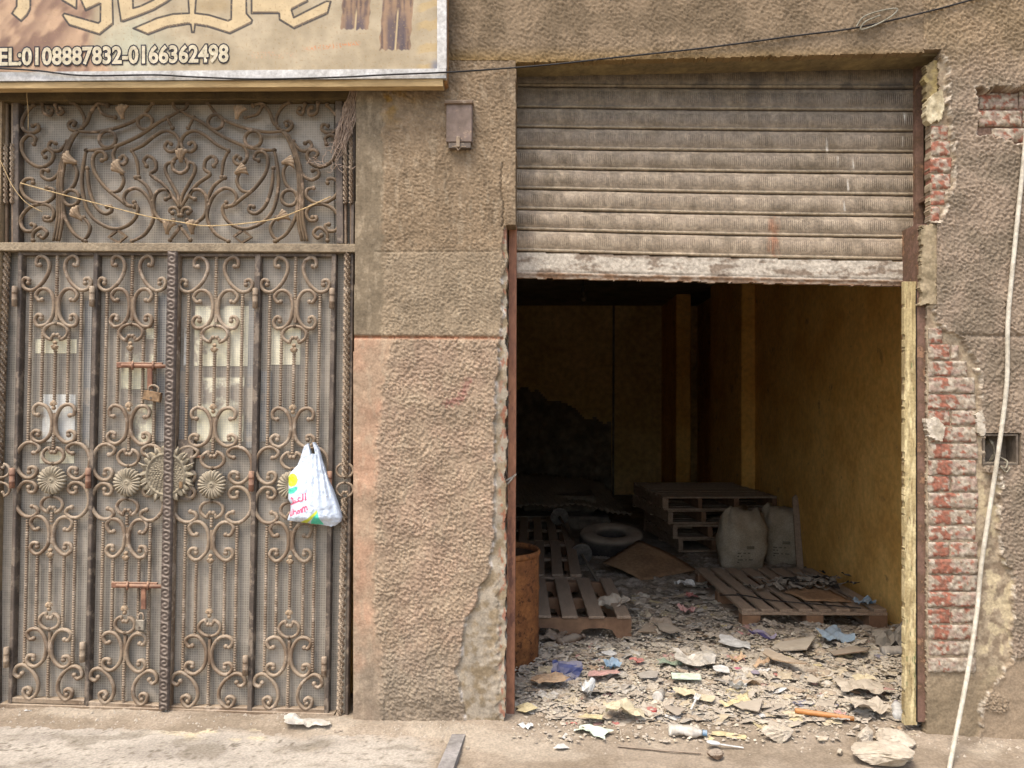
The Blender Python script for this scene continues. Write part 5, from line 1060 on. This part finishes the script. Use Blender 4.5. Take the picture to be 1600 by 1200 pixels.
def bottle(L=.2, r=.032, dent=.25, seed=1, ribs=True):
    pr = [(.001, 0), (r*.9, .002), (r, .01)]; n = 22
    for i in range(n): t = i/(n-1); pr.append((r*(1+(.05*math.sin(t*40) if ribs else 0))*(1 if t < .75 else 1-(t-.75)*2.2), .01+t*L*.86))
    pr += [(r*.42, L*.9), (r*.42, L*.97)]
    def j(v): k = float(perlin(np.array(v.z*18+seed), np.array(v.x*30), seed)); return Vector((v.x*(1+dent*k), v.y*(1-dent*.7*abs(k)), v.z))
    m = MB(); m.lathe(pr, 16, Matrix.Rotation(math.pi/2, 4, 'Y'), j); m.v = [(x-L/2, y, z+r*.9) for x, y, z in m.v]; return m
def M2(n, a, b=None, rough=.85, d=.55, **k): return M(n, a, b or a, s=30, rough=rough, bump=.25, bs=70, dust=d, dustc='aba08e', fine=.18, **k)
LM = {n: M2('litter '+n, a, b, d=dd) for n, a, b, dd in (('dust', 'a89d8d', '938775', .8), ('dust2', '988c7b', '817565', .8), ('dust3', '877a6b', '706457', .7), ('card', '927c62', '7a644c', .55), ('tan', 'b0a080', '9a8a6c', .5), ('grey', '8f8a82', '726d66', .5),
      ('pale', 'c4bba6', 'aca28c', .45), ('white', 'c9c8c2', 'b5b4ae', .25), ('yellow', 'c2b384', 'ae9d6c', .3), ('cream', 'c2b594', 'b0a27e', .35), ('orange', 'a8835a', '967048', .45), ('red', 'b0504a', '93423e', .35), ('pink', 'b87a76', '9c6460', .45), ('blue', '464e78', '373e62', .4),
      ('sky', '6f8ea2', '5c7a90', .35), ('green', '5f7d66', '4c6a54', .4), ('purple', '5f567c', '4e4668', .45), ('magenta', 'b04068', '963458', .3), ('brown', '6f5a46', '584636', .5), ('dark', '4a4640', '39352f', .5), ('mint', 'c6d2bd', 'b2bfa8', .2))}
LM['filmbrown'] = M2('brown film', '75624f', '5f4e3e', rough=.3, d=.3); LM['clear'] = M2('litter clear film', 'b8b2a6', 'a59e90', rough=.3, d=.35); LM['stone'] = M('pale rubble', 'b5a996', '9a8e7a', s=10, bump=.7, bs=70, bd=.008, rough=.95, dust=.4, dustc='b5a893')
def MX(loc, sc, rot): return Matrix.Translation(loc) @ Matrix.Rotation(rot[2], 4, 'Z') @ Matrix.Rotation(rot[1], 4, 'Y') @ Matrix.Rotation(rot[0], 4, 'X') @ Matrix.Diagonal((*sc, 1))
PA = G(1160, 990)
def inpal(x, y): return np.maximum(sst(.62, .50, x)*sst(1.05, 1.2, y), sst(PA[0]-.06, PA[0]+.06, x)*sst(PA[1]-.02, PA[1]+.12, y)*sst(PA[1]+1.5, PA[1]+1.3, y))
def heap(x, y):      # height of the rubbish bed
    d = .055*(1-float(inpal(x, y)))*sst(.05, .8, y)*sst(4.2, 2.6, y); d *= .6+.4*sst(-.3, .5, x); return d*(.8+.5*float(fbm(np.array(x*2.2), np.array(y*2.2), 7)))
PROTO = {'crumple': [crumple(100+i, 9, .18+.05*(i % 4)).mesh('crumpled_scrap', i % 2 == 0) for i in range(9)], 'flat': [crumple(200+i, 10, .11, .75, .5).mesh('torn_sheet', True) for i in range(6)], 'card': [card(300+i, 3+i % 3).mesh('card_scrap') for i in range(8)],
         'strip': [stripm(400+i).mesh('torn_strip') for i in range(5)], 'clod': [stone(500+i, 9, 6).mesh('clod') for i in range(5)]}
NAMES = {'crumple': ('crumpled_wrapper', 'dusty crumpled wrapper among the rubbish covering the shop floor', 'wrapper', 'crumpled wrappers on the shop floor'), 'flat': ('torn_sheet', 'dusty limp torn sheet among the rubbish covering the shop floor', 'scrap', 'torn sheets on the shop floor'),
         'card': ('card_scrap', 'small stiff scrap of dusty card in the rubbish on the shop floor', 'scrap', 'card scraps on the shop floor'), 'strip': ('torn_strip', 'narrow torn strip lying in the rubbish on the shop floor', 'strip', 'torn strips on the shop floor'), 'clod': ('clod', 'lump of dirt lying in the rubbish on the shop floor', 'clod', 'clods on the shop floor')}
def blocked(x, y, px, py):
    if px < 845 and py > 985 and px < 842: return True
    return False
XMIN = lambda y: -.02+.03*y
cand = []
while len(cand) < 6500:
    px = rs.uniform(806, 1412); py = 905+222*rs.uniform(0, 1)**.75
    edge = np.interp(px, [806, 860, 1000, 1200, 1330, 1412], [1112, 1122, 1132, 1136, 1128, 1120])
    if py > edge-8*abs(rs.normal()): continue
    if py < 1004 and px < 990: continue                       # pallet on the left
    if py < 980 and px > 1096+(py-893)*.82 and rs.rand() < .97: continue      # pallet on the right
    if py < 940 and px < 1090 and py < 925-(px-1000)*.1: continue
    if px < 842 and py < 1035: continue
    p = G(px, py, .02); cand.append((p[0], p[1], px, py))
kinds = ['crumple', 'flat', 'card', 'strip', 'clod']; pr_ = [.30, .38, .12, .07, .13]
cols = ['dust', 'dust2', 'dust3', 'card', 'tan', 'grey', 'pale', 'clear', 'white', 'yellow', 'cream', 'orange', 'pink', 'brown', 'red', 'blue', 'dark', 'sky']; pc = np.array([.2, .17, .12, .10, .08, .06, .04, .07, .008, .010, .014, .006, .008, .05, .004, .004, .02, .001]); pc /= pc.sum()
items = []
for x, y, px, py in cand:
    k = rs.choice(kinds, p=pr_); big = rs.rand()**3.2; sz = (.022+.135*big)*(1.25 if k == 'flat' else 1)*(1.0 if k != 'clod' else .5)*(1.4 if k == 'strip' else 1)
    items.append((sz/(y+3.65), k, rs.randint(99), sz, x, y, rs.choice(cols, p=pc), rs.uniform(0, 6.28), rs.normal(0, .09), rs.normal(0, .09), rs.uniform(.22, .6) if k != 'card' else 1.))
SCRAPS = []; LAND = []; items.sort(key=lambda t: -t[0]); cnt = {k: 0 for k in kinds}; rest = {}
for it in items:
    _, k, sd, sz, x, y, c, rz, rx, ry, fl = it; lay = rs.uniform(-.012, .016)*(1-.6*(sz > .1))-.012*(sz > .12); z = .012+heap(x, y)+lay; me = PROTO[k][sd % len(PROTO[k])]; mtx = MX((x, y, z), (sz, sz, sz*fl), (rx, ry, rz))
    if cnt[k] < 78 and k != 'clod' or (k == 'clod' and cnt[k] < 30):
        cnt[k] += 1; nm, lab, cat, grp = NAMES[k]; o = bpy.data.objects.new(nm, me); COL.objects.link(o)
        if not me.materials: me.materials.append(LM['dust'])
        o.material_slots[0].link = 'OBJECT'; o.material_slots[0].material = LM[c]; o.matrix_world = mtx; tag(o, lab, cat, grp); SCRAPS.append((o, k, c, sz, x, y))
    else: rest.setdefault(c, []).append((me, mtx))
allv = []; allf = []; mi = []; mats = list(rest)
for ci, c in enumerate(mats):
    for me, mtx in rest[c]:
        n = len(allv); allv += [tuple(mtx @ v.co) for v in me.vertices]
        for p in me.polygons: allf.append(tuple(i+n for i in p.vertices)); mi.append(ci)
# fine bits everywhere, thrown a little way out on to the street
for q in range(10000):
    px = rs.uniform(795, 1440); py = rs.uniform(960, 1165); 
    if py > 1120 and rs.rand() < .75: continue
    p = G(px, py, 0); z = .006+(heap(p[0], p[1])+.022 if p[1] > .12 else .012); s = rs.uniform(.004, .012)*(1.7 if rs.rand() < .12 else 1); a = rs.uniform(0, 6.28); n = len(allv); h_ = rs.uniform(.2, .9)*s
    for k in range(4): t = a+k*math.pi/2+rs.normal(0, .3); allv.append((p[0]+s*math.cos(t), p[1]+s*math.sin(t), z+rs.uniform(-.3, 1)*h_))
    allv.append((p[0], p[1], z+h_)); ci = mats.index(rs.choice([c for c in ('dust', 'dust2', 'dust3', 'tan', 'pale') if c in mats]))
    for k in range(4): allf.append((n+k, n+(k+1) % 4, n+4)); mi.append(ci)
me = bpy.data.meshes.new('small_litter'); me.from_pydata(allv, [], allf); me.update()
for c in mats: me.materials.append(LM[c])
me.polygons.foreach_set('material_index', mi); o = bpy.data.objects.new('small_litter', me); COL.objects.link(o); tag(o, 'carpet of small dusty scraps and crumbs over the shop floor', 'litter', None, 'stuff')
gx, gy = np.meshgrid(np.linspace(-.3, 2.4, 270), np.linspace(.02, 4.2, 380)); hz = .055*(1-inpal(gx, gy))*sst(.05, .8, gy)*sst(4.2, 2.6, gy)*(.6+.4*sst(-.3, .5, gx))*(.8+.5*fbm(gx*2.2, gy*2.2, 7))+.018*fbm(gx*9, gy*9, 8)+.014*np.abs(fbm(gx*24, gy*24, 9))-.004+.0*gx
ii = np.arange(gx.size).reshape(gx.shape); cb = lerp_col(np.ones(gx.shape+(3,))*lin('9d9283'), np.ones(gx.shape+(3,))*lin('7d7262'), sst(-.4, .4, fbm(gx*7, gy*7, 3)))*(1+.25*fbm(gx*20, gy*20, 4)[..., None])
o = link('rubbish_bed', npmesh('rubbish_bed', np.stack([gx, gy, hz], -1).reshape(-1, 3), np.stack([ii[:-1, :-1], ii[:-1, 1:], ii[1:, 1:], ii[1:, :-1]], -1).reshape(-1, 4), cb.reshape(-1, 3)), MT['dirt'], None, True); tag(o, 'trodden layer of dust and rubbish under the loose litter', 'rubbish', None, 'stuff')
# ---- litter that can be told apart
def put(name, mb_, px, py, size, mat, label, cat, rz=0., rx=0., ry=0., fl=1., z=None, smooth=False, group=None, solid=0):
    p = G(px, py, .03 if py < 1120 else .008); zz = (.015+heap(p[0], p[1])+.025 if p[1] > .1 else .012) if z is None else z; p = G(px, py, zz)
    s = size*(p[1]+3.65)/F; me = mb_.mesh(name, smooth); o = bpy.data.objects.new(name, me); COL.objects.link(o); me.materials.append(LM[mat] if isinstance(mat, str) else mat); o.matrix_world = MX((p[0], p[1], zz), (s, s, s*fl), (rx, ry, rz))
    if solid: q = o.modifiers.new('s', 'SOLIDIFY'); q.thickness = solid/s
    LAND.append((name, label, p[0], p[1], px, py)); return tag(o, label, cat, group)
cr = crumple
put('snack_packet', cr(1, 8, .12), 884, 1052, 48, 'blue', 'upright dark blue snack packet by the rusty drum', 'packet', .3, 1.15, .1)
put('yellow_wrapper', cr(2, 8, .14, .5), 857, 1066, 56, 'orange', 'orange and yellow wrapper lying left of the blue packet', 'wrapper', .25, .3)
put('crumpled_paper', cr(3, 9, .5), 913, 1086, 24, 'white', 'ball of white crumpled paper in front of the blue packet', 'paper', 1., .3)
put('film_bag', cr(4, 10, .2, .5), 862, 1000, 46, 'filmbrown', 'crumpled clear film bag against the notched pallet', 'film', .2)
put('white_card', card(5), 952, 1022, 36, 'white', 'white card lying in front of the notched pallet', 'card', .1, .1)
put('blue_rag', cr(6, 8, .3), 957, 1042, 24, 'sky', 'small blue rag below the white card', 'rag', .4)
put('red_scrap', cr(7, 7, .2), 996, 1034, 22, 'red', 'red scrap right of the small blue rag', 'scrap', .7)
put('leaflet', cr(8, 7, .05, .45, .2), 944, 1055, 46, 'pink', 'pink and grey leaflet under the small blue rag', 'leaflet', .05)
put('cream_cloth', cr(9, 9, .2, .55), 976, 1118, 62, 'cream', 'cream torn cloth at the edge of the rubbish', 'cloth', .1)
put('green_paper', cr(10, 8, .12, .6), 926, 1146, 52, 'mint', 'pale green crumpled paper lying out on the street', 'paper', -.5)
put('red_strip', stripm(11), 893, 1131, 30, 'red', 'short red strip left of the pale green paper', 'strip', -.1)
put('white_scrap', card(12), 875, 1167, 30, 'white', 'white paper scrap farthest out on the street', 'paper', .3)
put('folded_paper', cr(13, 6, .25, .6), 820, 1138, 22, 'white', 'small folded white paper by the foot of the red post', 'paper', -.6)
put('white_peel', stripm(14), 882, 1151, 20, 'white', 'curled white peel between the street papers', 'peel', 1.2, .3)
put('cream_card', card(15), 925, 1123, 46, 'yellow', 'yellow card behind the pale green paper', 'card', .1)
put('pink_card', card(16), 935, 1132, 24, 'pink', 'pink card beside the pale green paper', 'card', .4)
put('yellow_card', card(17), 823, 1106, 40, 'yellow', 'long yellow card leaning by the red post', 'card', -.4, .2)
put('oval_lid', card(18, 9), 1010, 1056, 42, 'grey', 'flat grey oval lid in the middle of the rubbish', 'lid', 0, .05)
put('tray', cr(19, 6, .06, .8, .6), 1147, 1006, 46, 'white', 'white foam tray in front of the flat pallet', 'tray', -.25, .05)
put('egg_card', card(20, 8), 1128, 1047, 30, 'white', 'rounded white card right of the grey film sheet', 'card', .3, .15)
put('film_sheet', cr(21, 10, .16, .7), 1086, 1036, 66, 'clear', 'large grey film sheet spread in the rubbish', 'film', -.1)
put('green_scrap', cr(22, 7, .12, .5), 1046, 1039, 36, 'green', 'green scrap left of the large film sheet', 'scrap', .1)
bx_ = MB(); bx_.box((-.5, -.2, 0), (.5, .2, .06), bev=.01)
put('carton', bx_, 1072, 1058, 44, 'mint', 'flattened pale blue and red carton', 'carton', -.05, .1)
put('magenta_scrap', card(24), 1151, 1045, 16, 'magenta', 'bright magenta scrap beside the rounded white card', 'scrap', .2, .2)
put('blue_strip', card(25), 1180, 1051, 20, 'purple', 'violet strip right of the magenta scrap', 'scrap', .05, .2)
put('violet_wrapper', cr(26, 7, .2, .3), 1192, 998, 42, 'purple', 'violet wrapper pushed under the flat pallet', 'wrapper', -.12)
put('blue_bag', cr(27, 12, .28, .8), 1302, 998, 44, 'sky', 'bright blue plastic bag in front of the flat pallet', 'bag', .2, .3, 0., .55, smooth=True)
put('blue_film', cr(28, 9, .25, .6), 1352, 944, 30, 'sky', 'blue film bag lying at the wall end of the flat pallet', 'film', .2, z=.17)
put('black_film', cr(29, 10, .35, .6), 1392, 1012, 52, 'dark', 'black plastic film against the yellow board', 'film', -.2)
put('yellow_paper', cr(30, 7, .1, .4), 1142, 1100, 34, 'yellow', 'yellow folded paper above the stone slab', 'paper', .5)
put('cream_scrap', cr(31, 9, .12, .6), 1070, 1086, 34, 'cream', 'cream wrapper to the left of the white fork', 'wrapper', .2)
put('cream_card', card(32), 1102, 1092, 34, 'cream', 'cream card behind the white fork', 'card', -.3, .15)
put('white_wad', cr(33, 8, .3, .5), 1153, 1078, 26, 'white', 'white wad of paper above the yellow folded paper', 'paper', -.2)
put('yellow_strip', stripm(34), 1088, 1148, 62, 'yellow', 'long creased yellow strip on the street by the spoon', 'strip', -.75)
put('yellow_leaf', cr(35, 7, .07, .35, .2), 1138, 1151, 48, 'yellow', 'yellow paper slip right of the long creased strip', 'paper', -.15)
put('orange_scrap', cr(36, 7, .25), 1152, 1033, 22, 'orange', 'crumpled orange scrap behind the magenta one', 'scrap', .2)
put('peach_scrap', cr(37, 7, .25), 1190, 1041, 24, 'orange', 'peach coloured scrap near the violet strip', 'scrap', .9)
put('pink_rag', cr(38, 8, .25), 1074, 955, 26, 'pink', 'faded pink rag beside the flat pallet corner', 'rag', .4)
put('white_paper', cr(39, 8, .15), 1070, 916, 30, 'white', 'white paper lying near the bent cardboard', 'paper', .2)
put('tan_bag', cr(40, 12, .18), 962, 950, 56, 'dust2', 'tan crumpled bag on the end of the notched pallet', 'bag', .4, z=.14)
put('brown_card', card(41), 1370, 1078, 50, 'pink', 'reddish card lying by the foot of the yellow board', 'card', -.3)
put('grey_sheet', cr(42, 12, .1, .6, .4), 1345, 1078, 66, 'dust2', 'wide dusty grey sheet near the yellow board', 'sheet', -.1)
put('paper_bag', cr(43, 12, .14, .7), 1355, 1110, 56, 'dust', 'crumpled dusty paper bag above the rubble', 'bag', .2)
put('cream_packet', cr(44, 6, .12, .6), 1348, 1062, 28, 'cream', 'cream packet flap lying on the grey sheet', 'packet', .3, .2)
put('orange_flap', card(45), 1407, 1140, 24, 'orange', 'orange flap at the foot of the yellow board', 'scrap', 1.2, .4)
for i, (px, py, s, c) in enumerate(((1000, 985, 70, 'card'), (1250, 1010, 90, 'dust2'), (1040, 985, 60, 'dust3'), (1225, 1035, 90, 'card'), (1290, 1060, 80, 'dust'), (1180, 1105, 70, 'dust2'), (1050, 1112, 50, 'dust3'), (1330, 1020, 70, 'brown'))):
    put('dusty_cardboard', card(60+i, 5, .02), px, py, s, c, ('flattened cardboard %s' % ['near the tan crumpled bag', 'in front of the bright blue bag', 'behind the green scrap', 'right of the violet strip', 'below the bright blue bag', 'above the stone slab', 'below the cream wrapper', 'left of the black film'][i]), 'cardboard', rs.uniform(0, 6), rs.normal(0, .08), rs.normal(0, .08))
for i, (px, py, s, mt, rz, dn, lab) in enumerate(((892, 1003, 1., 'brown', .8, .1, 'dusty ribbed brown bottle by the notched pallet'), (1073, 1143, .75, 'clear', -.2, .4, 'squashed clear bottle with a blue cap on the street'), (1404, 1034, .9, 'grey', .1, .15, 'grey bottle lying against the yellow board'), (1402, 1110, .75, 'white', 1.2, .3, 'small white and violet bottle at the yellow board'))):
    e = None; p = G(px, py, .04); zz = .01+heap(p[0], p[1])+.01; b0 = bottle(.2*s*1.1, .034*s, dn, i+3); eo = empty('bottle', (p[0], p[1], zz), lab, 'bottle', None, rz); b0.build('body', LM[mt], eo, smooth=True, local=True)
    cpm = MB(); cpm.tube([(.2*s*1.1/2-.012, 0, .03*s), (.2*s*1.1/2+.008, 0, .03*s)], .017*s, 12); cpm.build('cap', LM['sky' if i == 1 else ('purple' if i == 3 else 'brown')], eo, local=True)
def cutlery(name, px, py, rz, fork, label):
    p = G(px, py, .06 if py < 1120 else .02); L = .15; m = MB(); m.box((-L*.5, -.004, 0), (L*.12, .004, .004), bev=.001)
    if fork:
        m.box((L*.10, -.012, .001), (L*.24, .012, .004), bev=.001)
        for k in range(4): m.box((L*.22, -.012+k*.0068, .001), (L*.42, -.0085+k*.0068, .004))
    else: m.ball((L*.27, 0, .004), .022, 14, 8, (1.25, .8, .35))
    o = m.build(name, LM['white'], None, local=True); o.matrix_world = MX((p[0], p[1], p[2]+.004), (1.15, 1.15, 1.15), (.1, -.12, rz)); tag(o, label, name.split('_')[1])
cutlery('plastic_fork', 1086, 1097, 1.15, True, 'white plastic fork sticking out of the rubbish'); cutlery('plastic_spoon', 1131, 1166, math.pi, False, 'white plastic spoon lying on the street')
p = G(1018, 1111, .03); m = MB(); m.tube([(p[0], p[1], p[2]), (p[0], p[1], p[2]+.012)], .026, 18); tag(m.build('red_disc', LM['red'], None), 'round red cap at the front of the rubbish', 'cap')
p = Vector(G(1030, 1086, .05)); m = MB(); a = Vector((-.3, -.9, .15)).normalized(); m.tube([p+a*.05, p+a*.048, p+a*.046, p, p-a*.06], [.018, .024, .027, .027, .022], 18); o = m.build('tin', M2('dull tin', 'b5afa4', '8f887c', rough=.5, d=.3), None); tag(o, 'small silver tin lying end on in the rubbish', 'tin')
p0, p1 = Vector(G(1242, 1110, .05)), Vector(G(1334, 1123, .03)); m = MB(); m.tube([p0.lerp(p1, t) for t in (0, .02, .5, .75, .77, .8, 1)], [.010, .0125, .013, .012, .010, .012, .011], 10); tag(m.build('wooden_handle', M('orange stick', 'b57a42', '9c6634', s=15, bump=.2, stretch=(1, 8, 8), dust=.3), None, smooth=True), 'orange wooden stick lying at the front of the rubbish', 'stick')
m = MB(); m.tube([Vector(G(x, y, .012)) for x, y in crom([(965, 1166), (1000, 1169), (1040, 1173), (1070, 1175), (1096, 1177)], 3)], .004, 6); tag(m.build('twig', LM['brown'], None), 'thin brown twig on the street in front of the shop', 'twig')
for i, (px, py, s, fl, rz, lab) in enumerate(((1216, 1158, 58, .55, .1, 'pale rounded stone slab right of the spoon'), (1352, 1166, 36, .9, .4, 'upright pale rubble block behind the large slab'), (1396, 1166, 62, .45, -.3, 'flat rubble slab below the yellow board'), (1385, 1194, 100, .34, -.15, 'largest pale rubble slab at the bottom edge'), (1312, 1180, 15, .9, 1., 'small white pebble left of the rubble slabs'), (1118, 1186, 28, .6, .3, 'small brown stone in front of the spoon'), (1286, 1158, 24, .4, .2, 'thin pale chip above the white pebble'), (1308, 1154, 12, .8, .2, 'round pale pebble behind the thin chip'), (1420, 1190, 20, .6, .2, 'broken crumb right of the largest slab'), (660, 1136, 9, .7, .2, 'tiny stone at the foot of the pillar'), (730, 1172, 10, .7, .9, 'pale pebble right of the grey kerb bar'))):
    put('stone', stone(40+i, 40, 26, 1., .3), px, py, s, 'stone' if i != 5 else 'brown', lab, 'stone', rz, 0, 0, fl, z=.004)
# fallen plaster at the foot of the yellow wall
for i, (px, py, s) in enumerate(((1392, 940, 46), (1375, 955, 36), (1402, 962, 40))): put('plaster_lump', stone(90+i, 20, 12, 1., .4), px, py, s, 'dust', ['highest', 'left', 'right'][i]+' lump of fallen plaster at the foot of the yellow wall', 'plaster', i, 0, 0, .9, z=.0+.1*(i == 0))
# dead leaves and rags on the flat pallet
lv = MB()
for i in range(90):
    p = Vector(G(rs.normal(1245, 36), rs.normal(911, 6), .17+rs.uniform(0, .05))); q = cr(900+i % 7, 5, .25, .5); mt = MX(p, (.085, .085, .05), (rs.normal(0, .25), rs.normal(0, .25), rs.uniform(0, 6))); lv.add([mt @ Vector(v) for v in q.v], q.f)
o = lv.build('dead_leaves', LM['dark'], None); tag(o, 'dark heap of dead leaves and scraps on the flat pallet before the sacks', 'leaves', None, 'stuff')
# outside, by the gate
put('crushed_bottle', cr(71, 12, .10, .3, .5), 478, 1132, 70, 'clear', 'flattened clear plastic bottle in the dust by the gate', 'bottle', -.05, z=.03)
put('paper_bit', cr(72, 6, .25, .6), 452, 1122, 15, 'white', 'small white paper by the flattened bottle', 'paper', .3, z=.03)
put('flat_lid', card(73, 10), 75, 1117, 22, 'pale', 'pale oval lid lying before the left gate leaf', 'lid', .1, z=.02)
put('tissue', cr(74, 6, .2, .5), 44, 1112, 10, 'white', 'tiny white tissue left of the pale oval lid', 'tissue', .2, z=.025)
put('dry_leaf', cr(75, 6, .2, .4), 529, 1144, 13, 'brown', 'dry brown leaf near the corner of the pillar', 'leaf', .2, z=.012)
a0, a1, a2, a3 = [Vector(G(x, y, .03)) for x, y in ((706, 1147), (727, 1147), (703, 1215), (677, 1215))]; m = MB(); dn = Vector((0, 0, -.05)); m.hexa([a0, a1, a2, a3], [p+dn for p in (a0, a1, a2, a3)]); tag(m.build('kerb_bar', M('grey stone bar', '8d8882', '77726b', s=10, bump=.4, bs=80), None), 'grey stone bar edging the concrete slab', 'kerb')

# say which scrap is which: size, colour, and the nearest thing one can find
CN = {'dust': 'dust coloured', 'dust2': 'grey brown', 'dust3': 'dull brown', 'card': 'cardboard brown', 'tan': 'tan', 'grey': 'grey', 'pale': 'pale', 'clear': 'filmy grey', 'white': 'white', 'yellow': 'yellow', 'cream': 'cream', 'orange': 'orange', 'pink': 'pink', 'brown': 'dark brown', 'red': 'red', 'blue': 'blue', 'dark': 'blackish', 'sky': 'light blue'}
KN = {'crumple': 'crumpled wrapper', 'flat': 'limp torn sheet', 'card': 'stiff card scrap', 'strip': 'narrow strip', 'clod': 'lump of dirt'}
AN = {'snack_packet': 'the blue snack packet', 'tray': 'the white tray', 'film_sheet': 'the large film sheet', 'blue_bag': 'the bright blue bag', 'black_film': 'the black film', 'cream_cloth': 'the cream cloth', 'white_card': 'the white card', 'egg_card': 'the rounded white card', 'yellow_wrapper': 'the orange wrapper', 'grey_sheet': 'the wide grey sheet', 'paper_bag': 'the crumpled paper bag', 'crumpled_paper': 'the white paper ball', 'violet_wrapper': 'the violet wrapper', 'white_wad': 'the white wad', 'leaflet': 'the pink leaflet', 'carton': 'the flattened carton', 'pink_rag': 'the faded pink rag', 'white_paper': 'the white paper by the cardboard', 'yellow_card': 'the long yellow card', 'oval_lid': 'the oval lid', 'yellow_paper': 'the yellow folded paper', 'cream_scrap': 'the cream wrapper', 'green_scrap': 'the green scrap'}
LM_ = [l for l in LAND if l[0] in AN]
for o, k, c, sz, x, y in SCRAPS:
    l = min(LM_, key=lambda q: (q[2]-x)**2+(q[3]-y)**2); dx, dy = x-l[2], y-l[3]
    w = ('right of' if dx > 0 else 'left of') if abs(dx) > abs(dy) else ('behind' if dy > 0 else 'in front of')
    if abs(dx) > .05 and abs(dy) > .05: w = ('behind and ' if dy > 0 else 'in front and ')+('right of' if dx > 0 else 'left of')
    o['label'] = '%s %s %s %s %s' % ('large' if sz > .12 else ('medium' if sz > .075 else 'small'), CN[c], KN[k], w, AN[l[0]])
    if len(o['label'].split()) > 16: o['label'] = o['label'].replace('in front and ', 'before and ').replace(' by the cardboard', '')

# grit along the foot of the building
gm = MB()
for i in range(900):
    px = rs.uniform(-20, 1600); base = np.interp(px, [0, 520, 555, 800, 1440, 1600], [1108, 1124, 1140, 1126, 1140, 1150]); py = base+abs(rs.normal(0, 16))+2
    p = G(px, py, 0); z = float(street_z(np.array([p[0]]), np.array([p[1]]))[0]); s_ = rs.uniform(.002, .007)*(1.8 if rs.rand() < .06 else 1)
    gm.add([(p[0]+s_, p[1], z-.001), (p[0], p[1]+s_, z-.001), (p[0]-s_, p[1], z-.001), (p[0], p[1]-s_, z-.001), (p[0]+s_*.2, p[1], z+s_*.9)], [(0, 1, 4), (1, 2, 4), (2, 3, 4), (3, 0, 4)])
tag(gm.build('grit', LM['dust2'], None), 'grit and crumbs of plaster along the foot of the wall', 'grit', None, 'stuff')

by = {}
for o, k, c, sz, x, y in SCRAPS: by.setdefault(o['label'], []).append((y, o))
for lab, L in by.items():
    if len(L) > 1:
        L.sort(key=lambda t: t[0]); W = ['nearer', 'farther'] if len(L) == 2 else ['nearest', 'middle', 'farthest']+['rearmost']*9
        for (yy, o), wd in zip(L, W): o['label'] = wd+' '+lab
        for _, o in L:
            if len(o['label'].split()) > 16: o['label'] = o['label'].replace('in front and ', 'before and ').replace('limp ', '').replace('stiff ', '')
